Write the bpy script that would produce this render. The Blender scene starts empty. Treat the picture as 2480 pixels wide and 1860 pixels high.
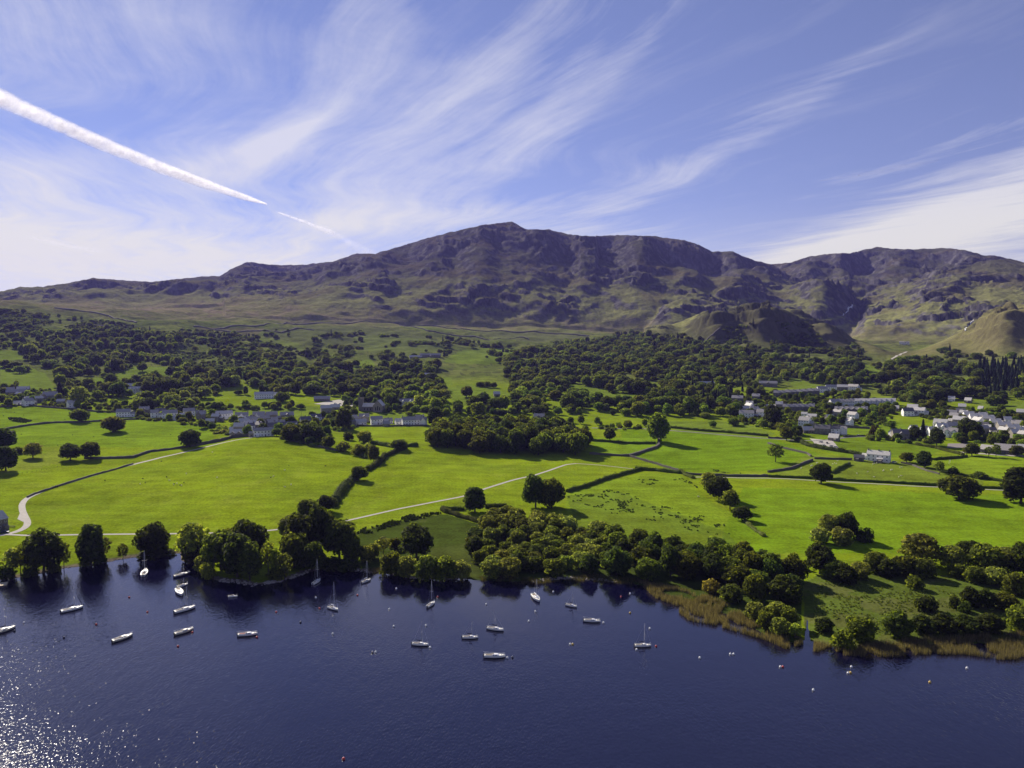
import bpy, math, random, numpy as np
from mathutils import Vector
rng = np.random.default_rng(7)
random.seed(7)
sc = bpy.context.scene
COL = sc.collection

# ---------------------------------------------------------------- camera
F, CX, CY, PIT, CAMH = 1771.0, 1240.0, 930.0, math.radians(3.3), 110.0
cam_data = bpy.data.cameras.new('camera')
cam = bpy.data.objects.new('camera', cam_data)
COL.objects.link(cam)
cam_data.sensor_width = 36.0
cam_data.lens = 36.0 * F / 2480.0
cam_data.clip_start = 1.0
cam_data.clip_end = 200000.0
cam.location = (0, 0, CAMH)
cam.rotation_euler = (math.radians(90) - PIT, 0, 0)
sc.camera = cam

# ---------------------------------------------------------------- view, sampling
sc.view_settings.view_transform = 'Standard'
sc.view_settings.look = 'None'
sc.view_settings.gamma = 1.0
sc.view_settings.exposure = 0.76
sc.view_settings.use_curve_mapping = False
sc.render.engine = 'CYCLES'
cy = sc.cycles
cy.use_denoising = True
try:
    cy.denoiser = 'OPENIMAGEDENOISE'
    cy.denoising_prefilter = 'ACCURATE'
except Exception:
    pass
cy.max_bounces = 5
cy.diffuse_bounces = 2
cy.glossy_bounces = 2
cy.transmission_bounces = 2
cy.transparent_max_bounces = 12
cy.volume_bounces = 0
cy.sample_clamp_indirect = 4.0
cy.sample_clamp_direct = 9.0
cy.caustics_reflective = False
cy.caustics_refractive = False

SUN_AZ, SUN_EL = math.radians(-34.0), math.radians(32.0)   # azimuth from +Y towards +X

# ---------------------------------------------------------------- sun
sd = bpy.data.lights.new('sun', 'SUN')
sd.energy = 5.0
sd.angle = math.radians(0.53)
sd.color = (1.0, 0.91, 0.76)
sun = bpy.data.objects.new('sun', sd)
COL.objects.link(sun)
sdir = Vector((math.sin(SUN_AZ) * math.cos(SUN_EL), math.cos(SUN_AZ) * math.cos(SUN_EL), math.sin(SUN_EL)))
sun.rotation_euler = sdir.to_track_quat('Z', 'Y').to_euler()
sun.location = (0, 0, 500)

# ---------------------------------------------------------------- world: sky and high cirrus
class NT:
    """small node-tree helper"""
    def __init__(s, tree):
        s.t = tree
    def n(s, typ, **kw):
        nd = s.t.nodes.new(typ)
        for k, v in kw.items():
            if k == 'inp':
                for kk, vv in v.items():
                    s.set(nd, kk, vv)
            else:
                setattr(nd, k, v)
        return nd
    def set(s, nd, key, val):
        sock = nd.inputs[key]
        if hasattr(val, 'is_output') or isinstance(val, bpy.types.NodeSocket):
            s.t.links.new(val, sock)
        else:
            sock.default_value = val
    def math(s, op, a, b=0.0, c=None, clamp=False):
        nd = s.n('ShaderNodeMath', operation=op, use_clamp=clamp)
        s.set(nd, 0, a); s.set(nd, 1, b)
        if c is not None: s.set(nd, 2, c)
        return nd.outputs[0]
    def noise(s, vec, scale, detail=3.0, rough=0.5, w=None, dist=0.0):
        nd = s.n('ShaderNodeTexNoise')
        if vec is not None: s.set(nd, 'Vector', vec)
        s.set(nd, 'Scale', scale); s.set(nd, 'Detail', detail); s.set(nd, 'Roughness', rough)
        s.set(nd, 'Distortion', dist)
        return nd.outputs[0]
    def ramp(s, val, lo, hi, a=0.0, b=1.0, smooth=True):
        nd = s.n('ShaderNodeMapRange', interpolation_type='SMOOTHSTEP' if smooth else 'LINEAR')
        s.set(nd, 0, val); s.set(nd, 1, lo); s.set(nd, 2, hi); s.set(nd, 3, a); s.set(nd, 4, b)
        return nd.outputs[0]
    def mix(s, fac, a, b, blend='MIX'):
        nd = s.n('ShaderNodeMix', data_type='RGBA', blend_type=blend)
        s.set(nd, 0, fac); s.set(nd, 6, a); s.set(nd, 7, b)
        return nd.outputs[2]
    def comb(s, x, y, z=0.0):
        nd = s.n('ShaderNodeCombineXYZ')
        s.set(nd, 0, x); s.set(nd, 1, y); s.set(nd, 2, z)
        return nd.outputs[0]

world = bpy.data.worlds.new('World')
sc.world = world
world.use_nodes = True
wt = world.node_tree
wt.nodes.clear()
N = NT(wt)
sky = N.n('ShaderNodeTexSky', sky_type='NISHITA')
sky.sun_disc = False
sky.sun_elevation = SUN_EL
sky.sun_rotation = SUN_AZ            # rotation 0 puts the sun over +Y, positive turns towards +X
sky.altitude = 150
sky.air_density = 1.0
sky.dust_density = 0.0
sky.ozone_density = 3.0
skyc = N.mix(1.0, sky.outputs[0], (0.64, 0.54, 0.70, 1), 'MULTIPLY')
tc = N.n('ShaderNodeTexCoord')
sep = N.n('ShaderNodeSeparateXYZ')
wt.links.new(tc.outputs['Generated'], sep.inputs[0])
DX, DY, DZ = sep.outputs
zc = N.math('MAXIMUM', DZ, 0.012)
px = N.math('DIVIDE', DX, zc)       # position on a flat cloud sheet of height 1
py = N.math('DIVIDE', DY, zc)
WA = math.radians(-23.0)            # the wind streaks run along this azimuth
al = N.math('ADD', N.math('MULTIPLY', px, math.sin(WA)), N.math('MULTIPLY', py, math.cos(WA)))
ac = N.math('SUBTRACT', N.math('MULTIPLY', px, math.cos(WA)), N.math('MULTIPLY', py, math.sin(WA)))
azi = N.math('MULTIPLY', N.math('ARCTAN2', DX, DY), 57.2958)      # degrees
ele = N.math('MULTIPLY', N.math('ARCSINE', DZ), 57.2958)
wob = N.math('MULTIPLY', N.math('SUBTRACT', N.noise(N.comb(al, ac), 0.35, 2.0), 0.5), 1.6)
acw = N.math('ADD', ac, wob)
st1 = N.noise(N.comb(N.math('MULTIPLY', al, 0.14), N.math('MULTIPLY', acw, 0.85), 3.1), 1.0, 6.0, 0.6)
st2 = N.noise(N.comb(N.math('MULTIPLY', al, 0.30), N.math('MULTIPLY', acw, 4.6), 8.7), 1.0, 8.0, 0.7)
st3 = N.noise(N.comb(N.math('MULTIPLY', al, 1.3), N.math('MULTIPLY', acw, 2.6), 1.7), 1.0, 8.0, 0.68)
def blob(az, el, saz, sel, slope=0.0):
    """soft patch in the sky centred on (az, el) degrees; slope tilts its long axis"""
    da = N.math('SUBTRACT', azi, az)
    de = N.math('SUBTRACT', N.math('SUBTRACT', ele, el), N.math('MULTIPLY', da, slope))
    q = N.math('ADD', N.math('POWER', N.math('DIVIDE', da, saz), 2.0), N.math('POWER', N.math('DIVIDE', de, sel), 2.0))
    return N.math('POWER', 2.71828, N.math('MULTIPLY', q, -1.0))
BLOBS = [  # az, el, width, height, slope, strength
    (-19.0, 13.3, 5.0, 1.7, 0.50, 1.55),
    (-23.0, 12.2, 3.5, 1.3, 0.30, 0.80),
    (-5.0, 17.5, 10.0, 2.6, 0.62, 0.85),
    (-7.5, 11.8, 8.0, 2.2, 0.45, 0.75),
    (-3.0, 9.4, 7.0, 0.9, 0.14, 1.15),
    (-13.0, 9.2, 6.0, 0.9, 0.10, 0.75),
    (3.0, 17.5, 6.0, 1.8, 1.10, 0.38),
    (-11.0, 21.5, 3.6, 4.0, 0.50, 0.85),
    (9.5, 21.5, 7.0, 1.6, 0.95, 0.36),
    (13.0, 13.0, 13.0, 1.3, 0.46, 0.70),
    (34.0, 8.8, 15.0, 2.8, 0.32, 2.10),
    (23.0, 6.4, 10.0, 1.2, 0.26, 1.30),
    (30.0, 12.6, 7.0, 0.5, 0.25, 0.85),
    (-34.0, 7.0, 13.0, 3.2, 0.00, 1.45),
    (-31.0, 11.5, 7.0, 1.6, 0.16, 0.85),
    (-33.0, 20.0, 12.0, 4.5, 0.10, 0.45),
    (-16.0, 5.5, 22.0, 1.6, 0.00, 0.85),
    (6.0, 7.5, 6.0, 0.8, 0.10, 0.60),
    (-12.0, 14.0, 24.0, 10.0, 0.00, 0.22),
    (-17.0, 14.6, 3.0, 0.7, 0.55, 0.9),
]
msum = None
for b in BLOBS:
    v = N.math('MULTIPLY', blob(*b[:5]), b[5])
    msum = v if msum is None else N.math('ADD', msum, v)
mask = N.math('MINIMUM', msum, 2.0)
tex = N.math('ADD', N.math('ADD', N.math('MULTIPLY', st1, 0.30), N.math('MULTIPLY', st2, 0.38)), N.math('MULTIPLY', st3, 0.32))
den = N.ramp(N.math('ADD', N.math('MULTIPLY', mask, 0.50), N.math('MULTIPLY', N.math('SUBTRACT', tex, 0.5), 3.4)), 0.0, 1.0, 0.0, 1.0, False)
den = N.math('MULTIPLY', den, N.ramp(mask, 0.0, 0.45, 0.28, 1.0))
lowveil = N.ramp(ele, 11.0, 2.0, 0.06, 0.42)
den = N.math('MINIMUM', N.math('ADD', N.math('MULTIPLY', den, 0.84), lowveil), 0.95)
den = N.math('MULTIPLY', den, N.ramp(DZ, 0.0, 0.01))
cloudcol = N.mix(N.ramp(ele, 14.0, 4.0), (5.7, 5.7, 6.2, 1), (6.9, 6.7, 5.5, 1))
allsky = N.mix(den, skyc, cloudcol)
bg = N.n('ShaderNodeBackground')
wt.links.new(allsky, bg.inputs[0])
bg.inputs[1].default_value = 0.08
wo = N.n('ShaderNodeOutputWorld')
wt.links.new(bg.outputs[0], wo.inputs[0])

# ---------------------------------------------------------------- numpy noise
def _h(ix, iy, seed):
    h = (ix.astype(np.int64) * 374761393 + iy.astype(np.int64) * 668265263 + seed * 974634777) & 0xFFFFFFFF
    h = ((h ^ (h >> 13)) * 1274126177) & 0xFFFFFFFF
    h = (h ^ (h >> 16)) & 0xFFFFFFFF
    return h.astype(np.float64) / 4294967295.0
def vn(x, y, seed=0):
    ix = np.floor(x); iy = np.floor(y)
    fx = x - ix; fy = y - iy
    fx = fx * fx * fx * (fx * (fx * 6 - 15) + 10); fy = fy * fy * fy * (fy * (fy * 6 - 15) + 10)
    def g(ax, ay, dx, dy):
        a = _h(ax, ay, seed) * 2 * math.pi
        return np.cos(a) * dx + np.sin(a) * dy
    rx = x - ix; ry = y - iy
    a = g(ix, iy, rx, ry); b = g(ix + 1, iy, rx - 1, ry)
    c = g(ix, iy + 1, rx, ry - 1); d = g(ix + 1, iy + 1, rx - 1, ry - 1)
    return (a + (b - a) * fx) * (1 - fy) + (c + (d - c) * fx) * fy
def fbm(x, y, L, octv=5, gain=0.5, seed=0, ridged=False):
    s = np.zeros_like(x); a = 1.0; f = 1.0 / L; tot = 0
    ca, sa = math.cos(0.6), math.sin(0.6)
    for o in range(octv):
        n = vn(x * f, y * f, seed + o) * 1.5
        if ridged: n = 1 - 2 * np.abs(n)
        s += n * a; tot += a
        a *= gain; f *= 2.03
        x, y = x * ca - y * sa, x * sa + y * ca
    return s / tot
def sstep(x, a, b):
    t = np.clip((x - a) / (b - a), 0, 1)
    return t * t * (3 - 2 * t)

# ---------------------------------------------------------------- picture geometry helpers
def az_of(u):
    return np.arctan((np.asarray(u, float) - CX) / F)
def slope_of(az, v):
    return np.cos(az) * np.tan(np.arctan((CY - np.asarray(v, float)) / F) - PIT)
def z_at(u, v, d):
    a = az_of(u)
    return CAMH + d * slope_of(a, v)
def ray(u, v):
    x = (np.asarray(u, float) - CX) / F; t = (CY - np.asarray(v, float)) / F
    fy = math.cos(PIT) + t * math.sin(PIT); fz = -math.sin(PIT) + t * math.cos(PIT)
    return x, fy, fz
def flat_pt(u, v, z=0.0):
    x, y, zz = ray(u, v)
    k = (z - CAMH) / zz
    return x * k, y * k
def project(x, y, z):
    dz = z - CAMH
    fw = y * math.cos(PIT) - dz * math.sin(PIT); up = y * math.sin(PIT) + dz * math.cos(PIT)
    return CX + F * x / fw, CY - F * up / fw

# ---------------------------------------------------------------- shoreline (points where the water meets the land)
COAST = [(-1500,1440),(-900,1440),(-300,1425),(17,1404),(92,1390),(157,1376),(207,1370),(252,1362),(336,1348),(415,1341),(437,1341),
 (440,1360),(476,1364),(484,1390),(500,1400),(532,1407),(577,1410),(611,1418),(637,1415),(684,1407),(726,1393),(746,1385),(788,1379),
 (861,1382),(900,1387),(937,1384),(984,1398),(1040,1403),(1110,1401),(1152,1405),(1237,1409),(1288,1410),(1358,1401),(1436,1404),(1520,1411),
 (1560,1420),(1600,1434),(1650,1452),(1700,1468),(1744,1482),(1800,1506),(1857,1540),(1915,1556),(1948,1552),(1955,1500),(1962,1552),(2022,1570),(2073,1570),
 (2129,1565),(2185,1572),(2238,1562),(2336,1558),(2434,1560),(2479,1562),(2900,1570),(3600,1590),(5000,1650)]
cx_, cy_ = flat_pt([p[0] for p in COAST], [p[1] for p in COAST])
cpts = np.stack([cx_, cy_], 1)
def coast_y(x):
    return np.interp(x, cpts[:, 0], cpts[:, 1])
def coast_dist(x, y):
    """signed distance to the shore, positive on land"""
    best = np.full(x.shape, 1e9)
    for (ax, ay), (bx, by) in zip(cpts[:-1], cpts[1:]):
        dx, dy = bx - ax, by - ay
        t = np.clip(((x - ax) * dx + (y - ay) * dy) / (dx * dx + dy * dy + 1e-9), 0, 1)
        best = np.minimum(best, np.hypot(x - ax - t * dx, y - ay - t * dy))
    inside = np.zeros(x.shape, bool)
    poly = np.vstack([cpts, [[9000, 9000], [-9000, 9000]]])
    j = len(poly) - 1
    for i in range(len(poly)):
        xi, yi = poly[i]; xj, yj = poly[j]
        c = ((yi > y) != (yj > y)) & (x < (xj - xi) * (y - yi) / (yj - yi + 1e-12) + xi)
        inside ^= c; j = i
    return np.where(inside, best, -best)
def in_poly(poly, x, y):
    inside = np.zeros(np.shape(x), bool)
    j = len(poly) - 1
    for i in range(len(poly)):
        xi, yi = poly[i]; xj, yj = poly[j]
        c = ((yi > y) != (yj > y)) & (x < (xj - xi) * (y - yi) / (yj - yi + 1e-12) + xi)
        inside ^= c; j = i
    return inside

# ---------------------------------------------------------------- terrain heights on a fan of radii
A = np.concatenate([np.radians(np.linspace(-72, -37.5, 50, endpoint=False)),
                    np.radians(np.linspace(-37.5, 37.5, 800, endpoint=False)),
                    np.radians(np.linspace(37.5, 72, 51))])
Rr = np.concatenate([[40, 120, 180], np.linspace(215, 560, 175, endpoint=False),
                     np.geomspace(560, 2000, 120, endpoint=False), np.geomspace(2000, 6000, 270, endpoint=False),
                     np.geomspace(6000, 14000, 14)])
AA, RR = np.meshgrid(A, Rr)          # rows: radius, columns: azimuth
X = RR * np.sin(AA); Y = RR * np.cos(AA)
UCOL = [-1800, 0, 300, 620, 930, 1240, 1550, 1860, 2170, 2480, 4500]
DROW = [200, 340, 500, 700, 900, 1100, 1350, 1600, 1900, 2200, 2700, 3200, 4000, 5000, 14000]
ZT = {
 -1800: [.6, .6, 4, 8, 14, 24, 42, 66, 100, 140, 200, 220, 240, 240, 0],
 0:     [.6, .6, 4, 8, 14, 23, 42, 64, 98, 140, 233, 222, 240, 240, 0],
 300:   [.6, .6, 4, 9, 14, 23, 41, 62, 94, 132, 205, 238, 260, 260, 0],
 620:   [.6, .6, 5, 12.5, 14, 24, 42, 60, 88, 122, 188, 246, 270, 270, 0],
 930:   [.6, .6, 3, 8, 13, 24, 42, 62, 85, 114, 172, 232, 270, 270, 0],
 1240:  [.6, .6, 3, 6, 12, 23, 40, 58, 80, 106, 160, 218, 270, 270, 0],
 1550:  [.6, .6, 3, 6, 11, 22, 38, 58, 80, 100, 140, 190, 250, 260, 0],
 1860:  [.6, .6, 3, 6, 11, 21, 37, 57, 78, 92, 112, 135, 200, 260, 0],
 2170:  [.6, .6, 2.5, 5, 11, 19, 33, 50, 66, 80, 100, 130, 220, 260, 0],
 2480:  [.6, .6, 2.5, 5, 10, 18, 31, 48, 64, 80, 100, 140, 240, 260, 0],
 4500:  [.6, .6, 2.5, 5, 10, 18, 31, 48, 64, 80, 100, 140, 240, 260, 0],
}
UA = az_of(UCOL)
cols = np.stack([np.interp(Rr, DROW, ZT[u]) for u in UCOL], 1)        # (nr, ncol)
def col_interp(tab, xa, x):
    i = np.clip(np.searchsorted(xa, x) - 1, 0, len(xa) - 2)
    t = np.clip((x - xa[i]) / (xa[i + 1] - xa[i]), 0, 1)
    t = t * t * (3 - 2 * t)
    return tab[:, i] * (1 - t) + tab[:, i + 1] * t
H = col_interp(cols, UA, A)
def smooth_r(Hm, k):
    ker = np.hanning(k + 2)[1:-1]; ker /= ker.sum()
    pad = np.pad(Hm, ((k // 2, k // 2), (0, 0)), 'edge')
    out = np.zeros_like(Hm)
    for i, w in enumerate(ker): out += w * pad[i:i + Hm.shape[0]]
    return out
H = smooth_r(H, 21)
# rolling ground
roll = sstep(RR, 380, 900)
H += fbm(X, Y, 120, 2, 0.4, 15) * 2.2 * roll * sstep(RR, 400, 560)
H += fbm(X, Y, 210, 3, 0.45, 11) * (1.2 + 5.0 * roll + 16 * sstep(RR, 1150, 2200))
H += fbm(X, Y, 60, 3, 0.5, 21) * (0.25 + 3.5 * sstep(RR, 1300, 2200))
# drumlin in front of the village
def bump(u, d, h, su, sd):
    a0 = az_of(u)
    dx = X - d * np.sin(a0); dy = Y - d * np.cos(a0)
    ax = dx * np.cos(a0) - dy * np.sin(a0); ay = dx * np.sin(a0) + dy * np.cos(a0)
    return h * np.exp(-(ax / su) ** 2 - (ay / sd) ** 2)
H += bump(600, 715, 4.5, 75, 60) + bump(1010, 560, 2.0, 60, 60) + bump(420, 600, 1.5, 40, 50)
BASE = H.copy()
LAYERS = [  # crest points (u, v), distance of crest, distance of foot, front exponent, back slope
 ([(-1500,745),(-900,740),(-300,722),(0,708),(56,695),(113,694),(180,684),(233,673),(308,679),(371,683),(450,674),(514,668),(537,669),(563,652),(604,634),(645,639),(675,642),(743,641),(810,633),(867,616),(940,625),(1000,690)],
  5700, 3300, 0.95, 0.3),
 ([(545,748),(600,727),(740,690),(830,658),(870,634),(912,614),(980,594),(1029,579),(1093,562),(1168,545),(1239,536),(1273,555),(1329,556),(1374,567),(1430,572),(1505,569),(1580,572),(1655,582),(1687,592),(1721,609),(1770,609),(1811,627),(1860,640),(1905,676),(1945,705),(2000,775)],
  4600, 2750, 1.0, 0.5),
 ([(1780,700),(1830,650),(1860,642),(1909,636),(1958,620),(2010,614),(2055,612),(2115,598),(2175,604),(2288,601),(2325,605),(2374,619),(2400,618),(2480,638),(2800,680),(3600,740)],
  5300, 3700, 0.9, 0.5),
 ([(1700,775),(1781,738),(1860,717),(1928,704),(1973,699),(2006,704),(2048,721),(2075,755),(2100,800)], 3700, 2950, 0.8, 0.45),
 ([(2060,800),(2093,735),(2134,716),(2190,704),(2224,697),(2258,687),(2318,662),(2393,650),(2480,652),(2800,680),(3600,740)], 4100, 2600, 0.9, 0.4),
 ([(1560,800),(1580,775),(1605,750),(1650,726),(1684,719),(1721,733),(1774,759),(1810,790)], 2950, 2650, 0.7, 0.5),
 ([(1560,805),(1650,785),(1699,767),(1774,764),(1819,756),(1860,752),(1920,763),(1961,785),(2025,806),(2063,822),(2100,834),(2160,858),(2200,880)], 2400, 1900, 0.75, 0.35),
 ([(2150,880),(2190,862),(2280,828),(2318,808),(2355,793),(2400,766),(2460,758),(2560,750),(2800,735),(3600,740)], 2450, 1750, 0.85, 0.35),
]
def smax(a, b, k):
    m = np.maximum(a, b)
    return m + k * np.log(np.exp((a - m) / k) + np.exp((b - m) / k))
rug = np.zeros_like(H)            # how craggy a place is, 0..1
for li, (pts, d0, df, ex, back) in enumerate(LAYERS):
    ua = az_of([p[0] for p in pts])
    jit = 1.0
    zc = np.array([z_at(p[0], p[1], d0) for p in pts])
    zcr = np.interp(A, ua, zc, left=-500, right=-500)[None, :]
    # the crest swings nearer and farther so spurs and hollows form, and its height follows the line of sight
    sw = 1 + 0.05 * np.sin(A * 37 + li) + 0.03 * np.sin(A * 91 + 2 * li)
    sw = sw[None, :]
    zcr = CAMH + (zcr - CAMH) * sw
    d0s = d0 * sw
    s = np.clip((RR - df) / (d0s - df), 0, 1)
    sp = s ** ex if li not in (6, 7) else 0.35 * s ** .9 + 0.65 * sstep(s, 0.36, 0.78)
    front = BASE + (zcr - BASE) * sp
    lay = np.where(RR < d0s, front, zcr - (RR - d0s) * back)
    lay = np.where(RR < df, -200, lay)
    lay = np.where(zcr < -300, -400, lay)
    k = 10.0 if d0 > 3000 else 5.0
    rug = np.maximum(rug, np.where(lay > H - 5, np.clip((lay - BASE) / 60.0, 0, 1), 0))
    H = smax(H, lay, k)
for q in [(1430,4150,-130,170,260),(1690,3950,-160,200,300),(1850,4200,-60,120,200),(2060,4700,-150,170,300),(2240,4750,-90,130,220),(2440,3500,-45,200,200),(1480,3350,-28,90,120),(1000,3900,-60,120,200),
          (1320,3900,65,110,300),(1560,3700,80,100,300),(1950,4500,60,90,250),(2150,4500,50,100,250),(1130,4000,40,120,260),(700,4900,-60,200,300),(300,4700,-40,250,300)]:
    H += bump(*q) * np.clip(rug * 2, 0, 1)
# crags, gullies and knolls
warpx = fbm(X, Y, 500, 3, 0.5, 31) * 120; warpy = fbm(X, Y, 500, 3, 0.5, 41) * 120
rad = sstep(RR, 2300, 4000)
big = fbm(X + warpx, Y + warpy, 620, 5, 0.55, 51, ridged=True)
med = fbm(X + warpx * .5, Y + warpy * .5, 170, 5, 0.6, 61, ridged=True)
sml = fbm(X, Y, 75, 5, 0.72, 71, ridged=True)
crest_fade = np.ones_like(H)
crag = sstep(fbm(X + warpx, Y + warpy, 330, 4, 0.6, 87) + 0.10 * (H > 600) + bump(1850, 2200, .5, 170, 130) + bump(2400, 2250, .45, 220, 130), -0.02, 0.22)
H += rug * (big * (10 + 52 * rad) + med * (2.5 + 4 * rad + crag * (7 + 9 * rad)) + sml * (3.0 + crag * (9 + 6 * rad)))
# stepped crag bands
tb = fbm(X, Y, 230, 3, 0.5, 81)
band = (H / 52.0 + tb * 1.9)
fr = band - np.floor(band)
step = (sstep(fr, 0.38, 0.60) - fr) * 26
H += step * rug * crag
# the crests keep their outline: scale back anything that rises above the skyline of its own azimuth
SKY = [(-1500,745),(-900,740),(-300,722),(0,708),(56,695),(113,694),(180,684),(233,673),(308,679),(371,683),(450,674),(514,668),(537,669),(563,652),(604,634),(645,639),(675,642),(743,641),(810,633),(867,614),
       (912,614),(980,594),(1029,579),(1093,562),(1168,545),(1205,541),(1239,536),(1255,545),(1273,555),(1329,556),(1374,567),(1430,572),(1505,569),(1580,572),(1655,582),(1687,592),(1721,609),(1770,609),(1811,627),
       (1860,640),(1909,636),(1958,620),(2010,614),(2055,612),(2115,598),(2175,604),(2288,601),(2325,605),(2374,619),(2400,618),(2480,638),(2800,680),(3600,740)]
ska = az_of([p[0] for p in SKY]); sksl = np.array([slope_of(az_of(p[0]), p[1]) for p in SKY])
lim = np.interp(A, ska, sksl)[None, :]
lim = lim + fbm(A[None, :] * 1000, A[None, :] * 0, 9, 4, 0.6, 5) * 0.0016
zl = CAMH + RR * lim
over = H - zl
H = np.where(RR > 2000, zl - np.logaddexp(0, -(over) / 6.0) * 6.0, H)
# stretch each column so its highest sight line just touches the skyline
sl = (H - CAMH) / RR
mx = np.max(np.where(RR > 2500, sl, -1), 0)[None, :]
wgt = sstep(H, 260, 620) * (RR > 3000)
H = H + (lim - mx) * RR * wgt
# shore and lake bed
near = RR < 900
cd = np.full(H.shape, 500.0)
cd[near] = coast_dist(X[near], Y[near])
shore = np.clip(cd, 0, 30) / 30
land = np.minimum(H, 0.12 + 0.10 * np.clip(cd, 0, 500) + 0.5 * sstep(cd, 1, 6))
H = np.where(cd > 0, np.where(near, land, H), np.maximum(-4.0, cd * 0.22 - 0.12))
SL = (H - CAMH) / RR
nA, nR = len(A), len(Rr)

def Hxy(x, y):
    """ground height at a world position, read off the terrain itself"""
    x = np.asarray(x, float); y = np.asarray(y, float)
    a = np.arctan2(x, y); r = np.hypot(x, y)
    i = np.clip(np.searchsorted(A, a) - 1, 0, nA - 2); j = np.clip(np.searchsorted(Rr, r) - 1, 0, nR - 2)
    ta = np.clip((a - A[i]) / (A[i + 1] - A[i]), 0, 1); tr = np.clip((r - Rr[j]) / (Rr[j + 1] - Rr[j]), 0, 1)
    return (H[j, i] * (1 - ta) + H[j, i + 1] * ta) * (1 - tr) + (H[j + 1, i] * (1 - ta) + H[j + 1, i + 1] * ta) * tr
_runmax = None
def ground(u, v):
    """world point on the ground first met by the sight line through (u, v)"""
    x, fy, fz = ray(u, v)
    a = math.atan2(x, fy); hl = math.hypot(x, fy); s = fz / hl
    i = int(np.clip(np.searchsorted(A, a) - 1, 0, nA - 2)); ta = (a - A[i]) / (A[i + 1] - A[i])
    col = SL[:, i] * (1 - ta) + SL[:, i + 1] * ta
    k = np.nonzero(col[3:] >= s)[0]
    if len(k) == 0:
        k = int(np.argmax(col)); r = Rr[k]
    else:
        k = k[0] + 3
        c0, c1 = col[k - 1], col[k]
        t = (s - c0) / (c1 - c0 + 1e-12)
        r = Rr[k - 1] + (Rr[k] - Rr[k - 1]) * min(max(t, 0), 1)
    x, y = r * math.sin(a), r * math.cos(a)
    return x, y, float(Hxy(x, y))
def ground_line(pts, step=6.0):
    """polyline through ground points, resampled"""
    w = [ground(*p)[:2] for p in pts]
    out = [w[0]]
    for a, b in zip(w[:-1], w[1:]):
        n = max(1, int(math.hypot(b[0] - a[0], b[1] - a[1]) / step))
        for k in range(1, n + 1):
            out.append((a[0] + (b[0] - a[0]) * k / n, a[1] + (b[1] - a[1]) * k / n))
    return np.array(out)
# ---------------------------------------------------------------- mesh and object helpers
def mesh_np(name, V, Fq, mat=None, smooth=False, mats=None, midx=None):
    """mesh from arrays; Fq is (n, k) of one polygon size or a list of such arrays"""
    me = bpy.data.meshes.new(name)
    V = np.asarray(V, np.float32)
    if not isinstance(Fq, list): Fq = [Fq]
    Fq = [np.asarray(f, np.int32) for f in Fq if len(f)]
    nl = sum(f.size for f in Fq); npoly = sum(len(f) for f in Fq)
    me.vertices.add(len(V)); me.vertices.foreach_set('co', V.ravel())
    me.loops.add(nl); me.loops.foreach_set('vertex_index', np.concatenate([f.ravel() for f in Fq]))
    tot = np.concatenate([np.full(len(f), f.shape[1], np.int32) for f in Fq])
    st = np.concatenate([[0], np.cumsum(tot)[:-1]]).astype(np.int32)
    me.polygons.add(npoly); me.polygons.foreach_set('loop_start', st); me.polygons.foreach_set('loop_total', tot)
    me.polygons.foreach_set('use_smooth', np.full(npoly, smooth))
    if mats:
        for m in mats: me.materials.append(m)
        me.polygons.foreach_set('material_index', np.asarray(midx, np.int32))
    elif mat: me.materials.append(mat)
    me.update(calc_edges=True)
    return me
def ob(name, data, parent=None, loc=None, rotz=None):
    o = bpy.data.objects.new(name, data)
    COL.objects.link(o)
    if parent is not None: o.parent = parent
    if loc is not None: o.location = loc
    if rotz is not None: o.rotation_euler = (0, 0, rotz)
    return o
def tag(o, label=None, cat=None, group=None, kind=None):
    if label: o['label'] = label
    if cat: o['category'] = cat
    if group: o['group'] = group
    if kind: o['kind'] = kind
    return o
def thing(name, label, cat, loc=(0, 0, 0), rotz=0.0, group=None):
    o = ob(name, None, None, loc, rotz)
    o.empty_display_size = 0.5
    return tag(o, label, cat, group)

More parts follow.
